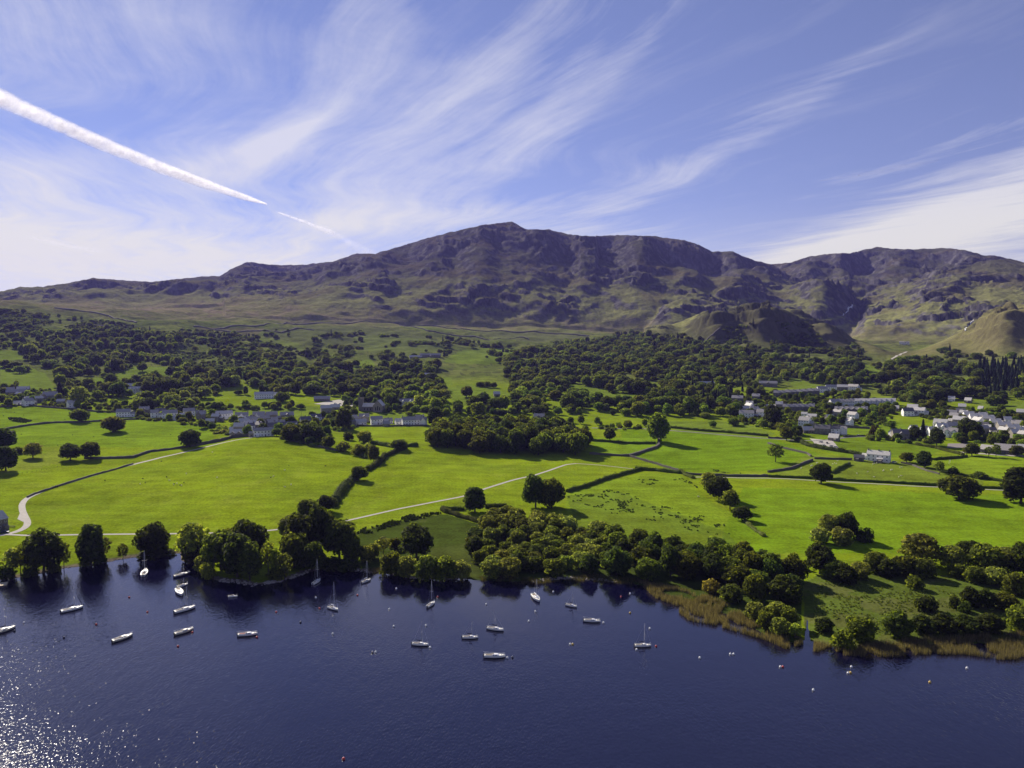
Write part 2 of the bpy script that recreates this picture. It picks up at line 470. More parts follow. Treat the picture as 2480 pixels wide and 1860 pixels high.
class MB:
    """collects boxes, prisms, tubes; builds one mesh"""
    def __init__(s): s.V = []; s.Fs = {}; s.n = 0
    def add(s, V, Fl):
        for f in Fl:
            s.Fs.setdefault(len(f), []).append([i + s.n for i in f])
        s.V.extend([tuple(map(float, v)) for v in V]); s.n += len(V)
    def box(s, x0, x1, y0, y1, z0, z1):
        s.add([(x0,y0,z0),(x1,y0,z0),(x1,y1,z0),(x0,y1,z0),(x0,y0,z1),(x1,y0,z1),(x1,y1,z1),(x0,y1,z1)],
              [(0,3,2,1),(4,5,6,7),(0,1,5,4),(1,2,6,5),(2,3,7,6),(3,0,4,7)])
    def tube(s, pts, rad, n=6, cap=True):
        pts = [Vector(p) for p in pts]
        if not hasattr(rad, '__len__'): rad = [rad] * len(pts)
        V = []; Fl = []
        for i, p in enumerate(pts):
            d = (pts[min(i + 1, len(pts) - 1)] - pts[max(i - 1, 0)]).normalized()
            a = d.orthogonal().normalized(); b = d.cross(a)
            for k in range(n):
                t = 2 * math.pi * k / n
                V.append(p + (a * math.cos(t) + b * math.sin(t)) * rad[i])
        for i in range(len(pts) - 1):
            for k in range(n):
                Fl.append((i*n+k, i*n+(k+1)%n, (i+1)*n+(k+1)%n, (i+1)*n+k))
        if cap:
            Fl.append(tuple(reversed(range(n)))); Fl.append(tuple(range((len(pts)-1)*n, len(pts)*n)))
        s.add(V, Fl)
    def ball(s, c, r, nu=8, nv=5):
        if not hasattr(r, '__len__'): r = (r, r, r)
        V = [(c[0], c[1], c[2] - r[2])]
        for j in range(1, nv):
            ph = math.pi * j / nv - math.pi / 2
            for i in range(nu):
                th = 2 * math.pi * i / nu
                V.append((c[0] + r[0]*math.cos(ph)*math.cos(th), c[1] + r[1]*math.cos(ph)*math.sin(th), c[2] + r[2]*math.sin(ph)))
        V.append((c[0], c[1], c[2] + r[2]))
        Fl = [(0, 1 + (i+1) % nu, 1 + i) for i in range(nu)]
        for j in range(nv - 2):
            for i in range(nu):
                a = 1 + j*nu; b = a + nu
                Fl.append((a+i, a+(i+1)%nu, b+(i+1)%nu, b+i))
        t = len(V) - 1; a = 1 + (nv-2)*nu
        Fl += [(a+i, a+(i+1)%nu, t) for i in range(nu)]
        s.add(V, Fl)
    def mesh(s, name, mat, smooth=False):
        return mesh_np(name, s.V, [np.array(f) for f in s.Fs.values()], mat, smooth)
    def build(s, name, mat, parent=None, smooth=False, loc=None, rotz=None):
        return ob(name, s.mesh(name, mat, smooth), parent, loc, rotz)

# ---------------------------------------------------------------- materials
MATS = {}
def mat_base(name, rough=0.8, spec=0.3):
    m = bpy.data.materials.new(name); m.use_nodes = True
    MATS[name] = m
    b = m.node_tree.nodes['Principled BSDF']
    b.inputs['Roughness'].default_value = rough
    b.inputs['Specular IOR Level'].default_value = spec
    return m, NT(m.node_tree), b
def mat_plain(name, col, rough=0.7, spec=0.3, var=0.25, scale=2.0, metal=0.0, bump=0.0):
    m, n, b = mat_base(name, rough, spec)
    tcn = n.n('ShaderNodeTexCoord')
    nz = n.noise(tcn.outputs['Object'], scale, 4, 0.6)
    nz2 = n.noise(tcn.outputs['Object'], scale * 6.3, 3, 0.6)
    f = n.math('ADD', n.math('MULTIPLY', nz, 0.65), n.math('MULTIPLY', nz2, 0.35))
    c0 = tuple(max(0, c * (1 - var)) for c in col) + (1,); c1 = tuple(min(1, c * (1 + var)) for c in col) + (1,)
    n.set(b, 'Base Color', n.mix(n.ramp(f, 0.3, 0.7), c0, c1))
    b.inputs['Metallic'].default_value = metal
    if bump:
        bp = n.n('ShaderNodeBump'); n.set(bp, 'Height', nz2); bp.inputs['Strength'].default_value = bump; bp.inputs['Distance'].default_value = 0.1
        n.set(b, 'Normal', bp.outputs[0])
    return m
def mat_leaf(name, col, var=0.35, trans=0.25):
    m, n, b = mat_base(name, 0.75, 0.06)
    info = n.n('ShaderNodeObjectInfo')
    geo = n.n('ShaderNodeNewGeometry')
    c0 = (col[0] * .48, col[1] * .52, col[2] * .6, 1); c1 = (col[0] * 1.7, col[1] * 1.6, col[2] * 1.4, 1)
    c = n.mix(geo.outputs['Random Per Island'], c0, c1)
    hs = n.n('ShaderNodeHueSaturation')
    n.set(hs, 'Hue', n.ramp(info.outputs['Random'], 0, 1, 0.488, 0.522, False))
    n.set(hs, 'Value', n.ramp(info.outputs['Random'], 0, 1, 1 - var, 1 + var, False))
    hs.inputs['Saturation'].default_value = 1.0
    n.set(hs, 'Color', c)
    c = n.mix(1.0, hs.outputs[0], info.outputs['Color'], 'MULTIPLY')
    n.set(b, 'Base Color', c)
    tr = n.n('ShaderNodeBsdfTranslucent'); n.set(tr, 'Color', n.mix(1.0, c, (2.0, 1.9, 0.8, 1), 'MULTIPLY'))
    mx = n.n('ShaderNodeMixShader'); mx.inputs[0].default_value = trans
    n.t.links.new(b.outputs[0], mx.inputs[1]); n.t.links.new(tr.outputs[0], mx.inputs[2])
    n.t.links.new(mx.outputs[0], n.t.nodes['Material Output'].inputs[0])
    return m
BARK = mat_plain('bark', (0.075, 0.062, 0.05), 0.9, 0.1, 0.3, 3.0)
LEAF_MID = mat_leaf('leaf_mid', (0.098, 0.122, 0.022), 0.35, 0.58)
LEAF_DARK = mat_leaf('leaf_dark', (0.060, 0.082, 0.016), 0.3, 0.5)
LEAF_PALE = mat_leaf('leaf_pale', (0.14, 0.165, 0.045), 0.25, 0.55)
LEAF_CON = mat_leaf('needle_dark', (0.018, 0.030, 0.014), 0.25, 0.08)

# ---------------------------------------------------------------- ground: colours of the land cover
PU, PV = project(X, np.maximum(Y, 1.0), H)
def pm(pts, soft=0):
    return in_poly(pts, PU, PV)
C = np.zeros(H.shape + (3,))
def setc(mask, col, amt=1.0):
    w = (np.asarray(mask, float) * amt)[..., None]
    C[...] = C * (1 - w) + np.array(col) * w
PAST = (0.160, 0.215, 0.008)
setc(np.ones(H.shape), PAST)
n1 = fbm(X, Y, 80, 4, 0.55, 101); n2 = fbm(X, Y, 22, 4, 0.55, 111); n3 = fbm(X, Y, 300, 3, 0.5, 121)
setc(np.clip(n1 * 1.2 + 0.3, 0, 1), (0.120, 0.172, 0.010), 0.85)
setc(np.clip(n2 * 1.5, 0, 1), (0.185, 0.215, 0.026), 0.55)
# separate fields, each its own grass
FIELDS = [
 ([(0,1150),(110,1130),(150,1120),(150,1085),(60,1110),(0,1125)], (0.167,0.207,0.024)),
 ([(1375,1180),(1500,1160),(1560,1145),(1650,1150),(1700,1200),(1850,1290),(1840,1300),(1640,1290),(1560,1240),(1370,1240)], (0.146,0.213,0.013)),
 ([(1500,1040),(1650,1045),(1860,1060),(1990,1100),(1900,1140),(1640,1145),(1520,1100)], (0.113,0.190,0.008)),
 ([(1960,1100),(2100,1110),(2380,1130),(2380,1185),(1880,1150),(1900,1130)], (0.130,0.172,0.019)),
 ([(2240,1105),(2480,1100),(2480,1170),(2440,1165),(2300,1140)], (0.162,0.236,0.013)),
 ([(1920,1010),(2150,1010),(2300,1080),(2250,1105),(2060,1110),(1900,1065)], (0.113,0.172,0.012)),
 ([(1440,1060),(1590,1060),(1600,1085),(1530,1102),(1430,1098)], (0.135,0.213,0.011)),
 ([(1750,1340),(1750,1290),(1800,1180),(2480,1200),(2480,1340)], (0.121,0.198,0.008)),
 ([(0,985),(330,1000),(500,1030),(530,1080),(400,1085),(0,1080)], (0.130,0.201,0.011)),
]
for poly, c in FIELDS: setc(pm(poly), c, 0.85)
# damp rough ground by the lake
MARSH = [([(860,1290),(960,1262),(1080,1245),(1160,1270),(1170,1300),(1160,1400),(1000,1410),(880,1395)], (0.036,0.052,0.010)),
         ([(1945,1410),(1990,1390),(2140,1385),(2300,1395),(2480,1420),(2480,1570),(1950,1570)], (0.072,0.098,0.018)),
         ([(1130,1290),(1170,1255),(1330,1262),(1520,1300),(1850,1340),(1940,1400),(1940,1570),(1800,1530),(1600,1450),(1110,1420)], (0.035,0.050,0.012))]
for poly, c in MARSH: setc(pm(poly), c, 0.92)
inm = pm(MARSH[1][0]); setc(inm & (n2 > 0.05), (0.100,0.095,0.035), 0.45)
inm = pm(MARSH[0][0]); setc(inm & (n1 > 0.0), (0.060,0.072,0.016), 0.6)
setc(sstep(-PV, -1290, -1240) * 0 + pm([(1370,1200),(1500,1190),(1760,1290),(1800,1330),(1600,1320),(1400,1280)]), (0.080,0.115,0.018), 0.5)
# lake shore shingle
setc((cd < 3.2) & (cd > -30) & near & (PU < 930), (0.165,0.135,0.110), 0.95)
setc((cd <= 0) & near, (0.05,0.045,0.03))
# rough hillside above the village
up = sstep(RR, 1120, 1500)
rough = np.array((0.090, 0.112, 0.024)) * np.ones(H.shape + (3,))
rough = np.where((n1 > 0.02)[..., None], (0.120, 0.138, 0.034), rough)
rough = np.where((n2 > 0.18)[..., None], (0.066, 0.076, 0.026), rough)
C = C * (1 - up[..., None]) + rough * up[..., None]
CLEAR = [
 [(0,870),(60,885),(110,905),(128,930),(132,962),(60,955),(0,940)],
 [(470,1003),(540,985),(760,983),(815,998),(800,1010),(620,1012),(480,1018)],
 [(205,922),(290,905),(320,888),(445,890),(440,905),(380,915),(280,935),(215,940)],
 [(1072,875),(1112,850),(1180,842),(1250,845),(1262,858),(1210,882),(1120,882)],
 [(1048,915),(1092,914),(1098,934),(1056,938)],
 [(1080,938),(1170,928),(1236,955),(1248,972),(1190,990),(1100,980)],
 [(1368,926),(1480,948),(1570,958),(1560,985),(1460,980),(1372,962)],
 [(1908,912),(1990,935),(2005,950),(1945,952),(1915,930)],
 [(2342,968),(2480,975),(2480,1006),(2430,998),(2380,985)],
 [(2312,918),(2368,910),(2366,934),(2330,938)],
 [(830,985),(920,990),(935,1000),(880,1002)],
 [(680,985),(700,960),(640,955)],
 [(920,1000),(1030,1002),(1030,1022),(910,1022)],
 [(2080,880),(2110,885),(2150,910),(2120,920),(2085,895)],
 [(1600,1020),(1790,1022),(1880,1050),(1840,1064),(1640,1045)],
 [(830,880),(900,870),(912,890),(860,905)],
 [(0,850),(40,850),(60,870),(0,875)],
]
for p in CLEAR: setc(pm(p), (0.120,0.168,0.020), 0.9)
UPF = [
 ([(620,795),(860,790),(1000,800),(1040,820),(900,845),(700,830)], (0.090,0.105,0.034)),
 ([(960,788),(1050,790),(1130,802),(1040,804)], (0.115,0.150,0.028)),
 ([(620,815),(720,830),(740,850),(640,838)], (0.110,0.140,0.028)),
 ([(850,815),(930,812),(1060,825),(1080,850),(980,862),(880,850)], (0.100,0.125,0.032)),
 ([(470,792),(640,795),(620,815),(500,805)], (0.115,0.105,0.050)),
 ([(1150,800),(1400,805),(1430,815),(1300,830),(1180,815)], (0.105,0.118,0.044)),
]
for p, c in UPF: setc(pm(p), c, 0.8)
# moor and mountain
moor = sstep(RR, 2450, 2900)
mo = np.array((0.165, 0.155, 0.065)) * np.ones(H.shape + (3,))
mo = np.where((n1 + 0.5 * n2 > 0.08)[..., None], (0.205, 0.170, 0.100), mo)
C = C * (1 - moor[..., None]) + mo * moor[..., None]
mt = np.clip(rug * 1.6, 0, 1)
gr = np.gradient(H, axis=0) / np.maximum(np.gradient(RR, axis=0), 1e-6)
ga = np.gradient(H, axis=1) / np.maximum(np.gradient(AA, axis=1) * RR, 1e-6)
slope = np.hypot(gr, ga)
gq = fbm(X, Y, 45, 4, 0.6, 131)
hi = sstep(H, 230, 520)[..., None]
mgrass = np.array((0.185, 0.188, 0.068)) * (1 - hi) + np.array((0.072, 0.070, 0.046)) * hi
rock = np.array((0.054, 0.051, 0.058)) * np.ones(H.shape + (3,))
lowk = (1 - sstep(RR, 2500, 2800))[..., None]
rock = rock * (1 - lowk) + np.array((0.062, 0.062, 0.036)) * lowk
rock = np.where(((gq > 0.12) & (RR > 2500))[..., None], (0.112, 0.106, 0.106), rock)
rw = np.clip(sstep(slope + 0.35 * gq, 0.46, 0.80) + 0.50 * crag * sstep(gq, -.05, .25), 0, 1)[..., None]
bracken = sstep(fbm(X, Y, 260, 3, 0.5, 141), 0.0, 0.25)[..., None] * 0.4
mg = mgrass * (1 - bracken) + np.array((0.092, 0.066, 0.046)) * bracken
mcol = mg * (1 - rw) + rock * rw
C = C * (1 - mt[..., None]) + mcol * mt[..., None]
kn = np.clip(bump(1860, 2200, 1.0, 210, 150) * 1.5, 0, .75) * (RR > 1950) * (RR < 2500)  # darker knoll grass, with the front's shading put into the colour
kw = kn[..., None]
C = C * (1 - kw) + np.array((0.066, 0.064, 0.034)) * kw
rh = np.clip(bump(2420, 2150, 1.0, 260, 160) * 1.3, 0, .6)[..., None]
C = C * (1 - rh) + np.array((0.135, 0.118, 0.052)) * rh
C = np.clip(C, 0, 1)

m, n, b = mat_base('ground_cover', 1.0, 0.0)
at = n.n('ShaderNodeAttribute'); at.attribute_name = 'cover'
geo = n.n('ShaderNodeNewGeometry')
pos = geo.outputs['Position']
sp = n.n('ShaderNodeSeparateXYZ'); n.t.links.new(pos, sp.inputs[0])
flatp = n.comb(sp.outputs[0], n.math('MULTIPLY', sp.outputs[1], 1.0), 0.0)
g1 = n.noise(flatp, 0.55, 5, 0.7)
g2 = n.noise(flatp, 0.07, 4, 0.6)
g3 = n.noise(flatp, 0.012, 5, 0.6)
g4 = n.noise(pos, 0.05, 8, 0.72)
f = n.math('ADD', n.math('ADD', n.ramp(g1, 0.3, 0.7, -0.26, 0.26), n.ramp(g2, 0.3, 0.7, -0.14, 0.14)), n.ramp(g3, 0.3, 0.7, -0.12, 0.12))
f = n.math('ADD', f, n.ramp(g4, 0.3, 0.7, -0.14, 0.14))
mow = n.noise(n.comb(n.math('MULTIPLY', sp.outputs[0], 0.012), n.math('MULTIPLY', sp.outputs[1], 0.14), 2.0), 1.0, 3, 0.6)
f = n.math('ADD', f, n.ramp(mow, 0.3, 0.7, -0.10, 0.10))
f = n.math('ADD', f, 1.0)
c = n.mix(1.0, at.outputs['Color'], n.comb(f, f, f), 'MULTIPLY')
hs = n.n('ShaderNodeHueSaturation'); n.set(hs, 'Color', c); n.set(hs, 'Hue', n.ramp(g2, 0.3, 0.7, 0.496, 0.504))
n.set(b, 'Base Color', hs.outputs[0])
bp = n.n('ShaderNodeBump')
far = n.ramp(sp.outputs[2], 140, 260)
hh = n.math('ADD', n.math('MULTIPLY', g1, n.math('SUBTRACT', 0.35, n.math('MULTIPLY', far, 0.3))), n.math('MULTIPLY', n.math('ADD', n.noise(pos, 0.03, 9, 0.72), n.math('MULTIPLY', n.noise(pos, 0.09, 4, 0.6), 0.35)), n.math('MULTIPLY', far, 22.0)))
n.set(bp, 'Height', hh); bp.inputs['Strength'].default_value = 0.75; bp.inputs['Distance'].default_value = 1.0
n.set(b, 'Normal', bp.outputs[0])
GROUND = m

jj, ii = np.meshgrid(np.arange(nR - 1), np.arange(nA - 1), indexing='ij')
a0 = (jj * nA + ii).ravel()
quads = np.stack([a0, a0 + 1, a0 + nA + 1, a0 + nA], 1)[:, ::-1]
me = mesh_np('terrain', np.stack([X, Y, H], -1).reshape(-1, 3), quads, GROUND, True)
ca = me.color_attributes.new('cover', 'FLOAT_COLOR', 'POINT')
ca.data.foreach_set('color', np.concatenate([C.reshape(-1, 3), np.ones((C.shape[0] * C.shape[1], 1))], 1).astype(np.float32).ravel())
tag(ob('terrain', me), kind='structure')
# a plain sheet under and behind, so that the land and lake go on beyond the fan
back = MB(); back.add([(-16000,-9000,-6),(16000,-9000,-6),(16000,14000,-6),(-16000,14000,-6)], [(0,1,2,3)])
tag(back.build('lake_bed', mat_plain('lake_mud', (0.05,0.045,0.03))), kind='structure')

# ---------------------------------------------------------------- lake
m, n, b = mat_base('lake_water', 0.03, 0.5)
b.inputs['IOR'].default_value = 1.62
b.inputs['Base Color'].default_value = (0.003, 0.003, 0.017, 1)
geo = n.n('ShaderNodeNewGeometry'); pos = geo.outputs['Position']
mp = n.n('ShaderNodeMapping'); n.set(mp, 'Vector', pos); mp.inputs['Rotation'].default_value = (0, 0, math.radians(-8)); mp.inputs['Scale'].default_value = (1.75, 0.62, 1.0)
w1 = n.noise(mp.outputs[0], 0.22, 2, 0.5, dist=0.4)
w2 = n.noise(mp.outputs[0], 1.25, 0.0, 0.6, dist=0.6)
w6 = n.noise(mp.outputs[0], 3.0, 2.0, 0.6)
w3 = n.noise(pos, 0.02, 3, 0.5)
amp = n.ramp(w3, 0.3, 0.7, 0.7, 1.25)
spp = n.n('ShaderNodeSeparateXYZ'); n.t.links.new(pos, spp.inputs[0])
# the water lies calmer near the sheltered shore
calm = n.ramp(n.math('ADD', spp.outputs[1], n.math('MULTIPLY', spp.outputs[0], 0.25)), 215, 330, 1.0, 0.30)
hgt = n.math('MULTIPLY', n.math('MULTIPLY', n.math('ADD', n.math('ADD', n.math('MULTIPLY', w1, 0.28), n.math('MULTIPLY', w2, 0.20)), n.math('MULTIPLY', w6, 0.025)), amp), calm)
bp = n.n('ShaderNodeBump'); n.set(bp, 'Height', hgt); bp.inputs['Strength'].default_value = 1.0; bp.inputs['Distance'].default_value = 0.43
n.set(b, 'Normal', bp.outputs[0])
wb = MB(); wb.add([(-9000,-9000,0),(9000,-9000,0),(9000,900,0),(-9000,900,0)], [(0,1,2,3)])
tag(wb.build('lake_water', m), kind='structure')

# ---------------------------------------------------------------- air
hz = MB(); hz.box(-9500, 9500, -900, 9500, -8.0, 1150.0)
m = bpy.data.materials.new('haze_air'); m.use_nodes = True
m.node_tree.nodes.clear(); n = NT(m.node_tree)
pv = n.n('ShaderNodeVolumePrincipled')
pv.inputs['Color'].default_value = (0.33, 0.31, 0.96, 1); pv.inputs['Density'].default_value = 0.000030
pv.inputs['Anisotropy'].default_value = 0.2
mo_ = n.n('ShaderNodeOutputMaterial'); n.t.links.new(pv.outputs[0], mo_.inputs['Volume'])
tag(hz.build('haze', m), kind='stuff')
# ================================================================ plants
def unit(n):
    d = rng.normal(size=(n, 3)); return d / np.linalg.norm(d, axis=1, keepdims=True)
def cards(P, Nn, size):
    """one small bent leaf cluster (a quad) at every point"""
    n = len(P)
    t = np.cross(Nn, unit(n)); t /= np.linalg.norm(t, axis=1, keepdims=True) + 1e-9
    b = np.cross(Nn, t)
    s = size * rng.uniform(0.6, 1.35, (n, 1)); s2 = s * rng.uniform(0.55, 1.0, (n, 1))
    V = np.stack([P - t * s - b * s2 * .5, P + t * s * .4 - b * s2, P + t * s + b * s2 * .6, P - t * s * .5 + b * s2 * .9], 1) 
    V = V.reshape(-1, 3)
    return V, np.arange(n * 4).reshape(-1, 4)
def crown_arrays(lobes, n_cards, size, core=0.52, inset=0.66, up=0.25):
    """lobes: rows of (x, y, z, rx, ry, rz)"""
    L = np.array(lobes, float)
    area = L[:, 3] * L[:, 4] + L[:, 3] * L[:, 5]
    cnt = np.maximum(4, (n_cards * area / area.sum()).astype(int))
    Ps, Ns = [], []
    for l, c in zip(L, cnt):
        d = unit(c * 2)
        p = l[:3] + d * l[3:] * rng.uniform(0.80, 1.12, (len(d), 1))
        keep = np.ones(len(p), bool)
        for m in L:
            if m is l: continue
            q = ((p - m[:3]) / m[3:]) ** 2
            keep &= q.sum(1) > inset
        p = p[keep][:c]; d = d[keep][:c]
        Ps.append(p); nn = d + unit(len(d)) * 0.8 + np.array([0, 0, up]); Ns.append(nn / np.linalg.norm(nn, axis=1, keepdims=True))
    V, Fq = cards(np.concatenate(Ps), np.concatenate(Ns), size * 1.3)
    Vs, Qs, Ts = [V], [Fq], []
    n0 = len(V)
    if core:
        for l in L:
            mb = MB(); mb.ball(l[:3], tuple(l[3:] * core), 7, 5)
            v = np.array(mb.V); v += rng.normal(size=v.shape) * l[3] * 0.05
            Vs.append(v)
            Qs.append(np.array(mb.Fs[4]) + n0); Ts.append(np.array(mb.Fs[3]) + n0); n0 += len(v)
    return np.concatenate(Vs), [np.concatenate(Qs)] + ([np.concatenate(Ts)] if Ts else [])
def dome_lobes(n, w, h, z0, lob=0.30, squash=0.8, shape=1.0):
    """lobes on an egg- or dome-shaped envelope: width w, from z0 to h"""
    out = []
    hz_ = (h - z0)
    for i in range(n):
        t = (i + 0.5) / n
        z = 1 - 1.75 * t ** 1.0
        th = i * 2.39996 + rng.uniform(-.3, .3)
        rr = math.sqrt(max(0, 1 - z * z)) ** shape
        r = rng.uniform(0.50, 0.82)
        s = lob * rng.uniform(0.60, 1.30)
        out.append((math.cos(th) * rr * r * w / 2, math.sin(th) * rr * r * w / 2, z0 + hz_ * (0.42 + 0.42 * z * rng.uniform(.78, 1.12)),
                    s * w / 2 * 1.05, s * w / 2 * 1.05, s * w / 2 * squash))
    out.append((0, 0, z0 + hz_ * 0.5, w * .30, w * .30, hz_ * .36))
    return out
def limbs(mb, h_fork, lobes, r0, n=9, seed=0, bare=0.0):
    rr = np.random.default_rng(seed)
    mb.tube([(0, 0, -0.6), (0, 0, 0.25), (r0 * .4, 0, h_fork * .5), (0, r0 * .3, h_fork)], [r0 * 1.7, r0 * 1.15, r0 * .9, r0 * .75], 7)
    idx = rr.permutation(len(lobes))[:n]
    for i in idx:
        l = lobes[i]
        e = np.array(l[:3]); s = np.array([0, 0, h_fork * rr.uniform(.75, 1.0)])
        m_ = s + (e - s) * 0.5 + np.array([0, 0, -0.04 * np.linalg.norm(e - s)]) + rr.normal(size=3) * .25
        mb.tube([s, m_, e], [r0 * .5, r0 * .3, r0 * .10], 5, False)
        for k in range(2):
            q = m_ + (e - m_) * rr.uniform(0, .6); e2 = q + rr.normal(size=3) * l[3] * .9 + np.array([0, 0, l[3] * .5])
            mb.tube([q, e2], [r0 * .2, r0 * .05], 4, False)
PROTO = {}
def make_plant(kind, h, w, z0, nl, lob, ncards, size, leaf, core=0.52, fork=None, r0=0.35, squash=0.8, shape=1.0, nb=9, up=0.25):
    """crown and trunk meshes of a tree h tall and w wide, kept for reuse"""
    lobes = dome_lobes(nl, w, h, z0, lob, squash, shape)
    V, Fl = crown_arrays(lobes, ncards, size, core, up=up)
    V[:, 2] = np.maximum(V[:, 2], 0.15)
    crown = mesh_np(kind + '_crown', V, Fl, leaf)
    mb = MB(); limbs(mb, fork or z0 + (h - z0) * .2, lobes, r0, nb, len(PROTO))
    PROTO[kind] = (h, w, crown, mb.mesh(kind + '_trunk', BARK))
make_plant('oak_a', 15, 18, 2.2, 34, .30, 2300, .52, LEAF_MID, r0=.5)
make_plant('oak_b', 15, 16, 2.6, 30, .32, 2000, .52, LEAF_DARK, r0=.5)
make_plant('oak_c', 16, 14, 2.0, 32, .30, 2000, .50, LEAF_MID, r0=.45)
make_plant('ash_a', 19, 13, 2.5, 36, .30, 2200, .52, LEAF_MID, squash=1.1, r0=.4)
make_plant('ash_b', 18, 11, 1.5, 34, .33, 2000, .50, LEAF_DARK, squash=1.1, r0=.4)
make_plant('pale_a', 17, 14, 2.5, 34, .27, 1700, .42, LEAF_PALE, core=0.45, r0=.4, nb=16)
make_plant('sparse_a', 14, 9, 3.0, 22, .26, 620, .40, LEAF_MID, core=0, r0=.22, nb=18)
make_plant('sparse_b', 12, 8, 2.6, 18, .28, 460, .40, LEAF_PALE, core=0, r0=.20, nb=16)
make_plant('willow_a', 9, 9.5, .3, 24, .34, 1500, .36, LEAF_PALE, fork=1.5, r0=.2)
make_plant('willow_b', 10, 9, .2, 26, .32, 1500, .38, LEAF_MID, fork=1.5, r0=.2)
make_plant('willow_c', 11, 10, .5, 24, .36, 1600, .42, LEAF_DARK, fork=1.5, r0=.22)
make_plant('bush_a', 4.5, 6, 0.0, 12, .42, 620, .30, LEAF_MID, fork=.6, r0=.1, nb=4)
make_plant('bush_b', 5, 5.5, 0.0, 12, .42, 620, .30, LEAF_PALE, fork=.6, r0=.1, nb=4)
make_plant('bush_c', 4.2, 6.5, 0.0, 13, .42, 620, .30, LEAF_DARK, fork=.6, r0=.1, nb=4)
def make_conifer(kind, h, w):
    Ps, Ns = [], []
    n = 1500
    t = rng.uniform(0.02, 1, n) ** 0.75
    th = rng.uniform(0, 2 * math.pi, n)
    tier = 0.75 + 0.35 * (np.mod(t * 14, 1.0))
    r = w / 2 * t * tier * rng.uniform(.55, 1, n)
    z = h * (1 - t * 0.93)
    P = np.stack([r * np.cos(th), r * np.sin(th), z], 1)
    Nn = np.stack([np.cos(th) * .5, np.sin(th) * .5, np.full(n, .9)], 1) + unit(n) * .4
    Nn /= np.linalg.norm(Nn, axis=1, keepdims=True)
    V, Fq = cards(P, Nn, .55)
    mb = MB(); mb.tube([(0, 0, h * .07), (0, 0, h * .4), (0, 0, h * .97)], [w * .34, w * .22, .05], 8)
    V2 = np.array(mb.V)
    fl = [np.concatenate([Fq, np.array(mb.Fs[4]) + len(V)])]
    crown = mesh_np(kind + '_crown', np.concatenate([V, V2]), fl, LEAF_CON)
    tb = MB(); tb.tube([(0, 0, -.5), (0, 0, h * .3)], [.35, .28], 6)
    PROTO[kind] = (h, w, crown, tb.mesh(kind + '_trunk', BARK))
make_conifer('conifer_a', 22, 8)
make_conifer('conifer_b', 18, 7)

PLANTS = []       # (x, y, radius) of everything planted, to keep later plants apart
HOUSES_XY = []    # (x, y, radius)
NPL = {'tree': 0, 'shrub': 0}
def plant(name, proto, x, y, h, w, label, group=None, cat='tree', col=None, sink=0.15):
    ph, pw, crown, trunk = PROTO[proto]
    z = float(Hxy(x, y)) - sink
    t = thing(name, label, cat, (x, y, z), rng.uniform(0, 6.28), group)
    s = (w / pw, w / pw, h / ph)
    c = ob('foliage' if cat == 'shrub' else 'crown', crown, t); c.scale = s
    k = ob('stem' if cat == 'shrub' else 'trunk', trunk, t); k.scale = s
    if col is not None: c.color = (*col, 1)
    PLANTS.append((x, y, w / 2))
    NPL['shrub' if cat == 'shrub' else 'tree'] += 1
    return t
def plant_px(name, proto, u, v, hp, wp, label, group=None, cat='tree', col=None):
    """plant whose foot is at (u, v) in the photograph; hp, wp its height and width there"""
    x, y, z = ground(u, v)
    k = math.hypot(y, z - CAMH) / F
    k = (y * math.cos(PIT) - (z - CAMH) * math.sin(PIT)) / F
    return plant(name, proto, x, y, hp * k * 1.03, wp * k, label, group, cat, col)

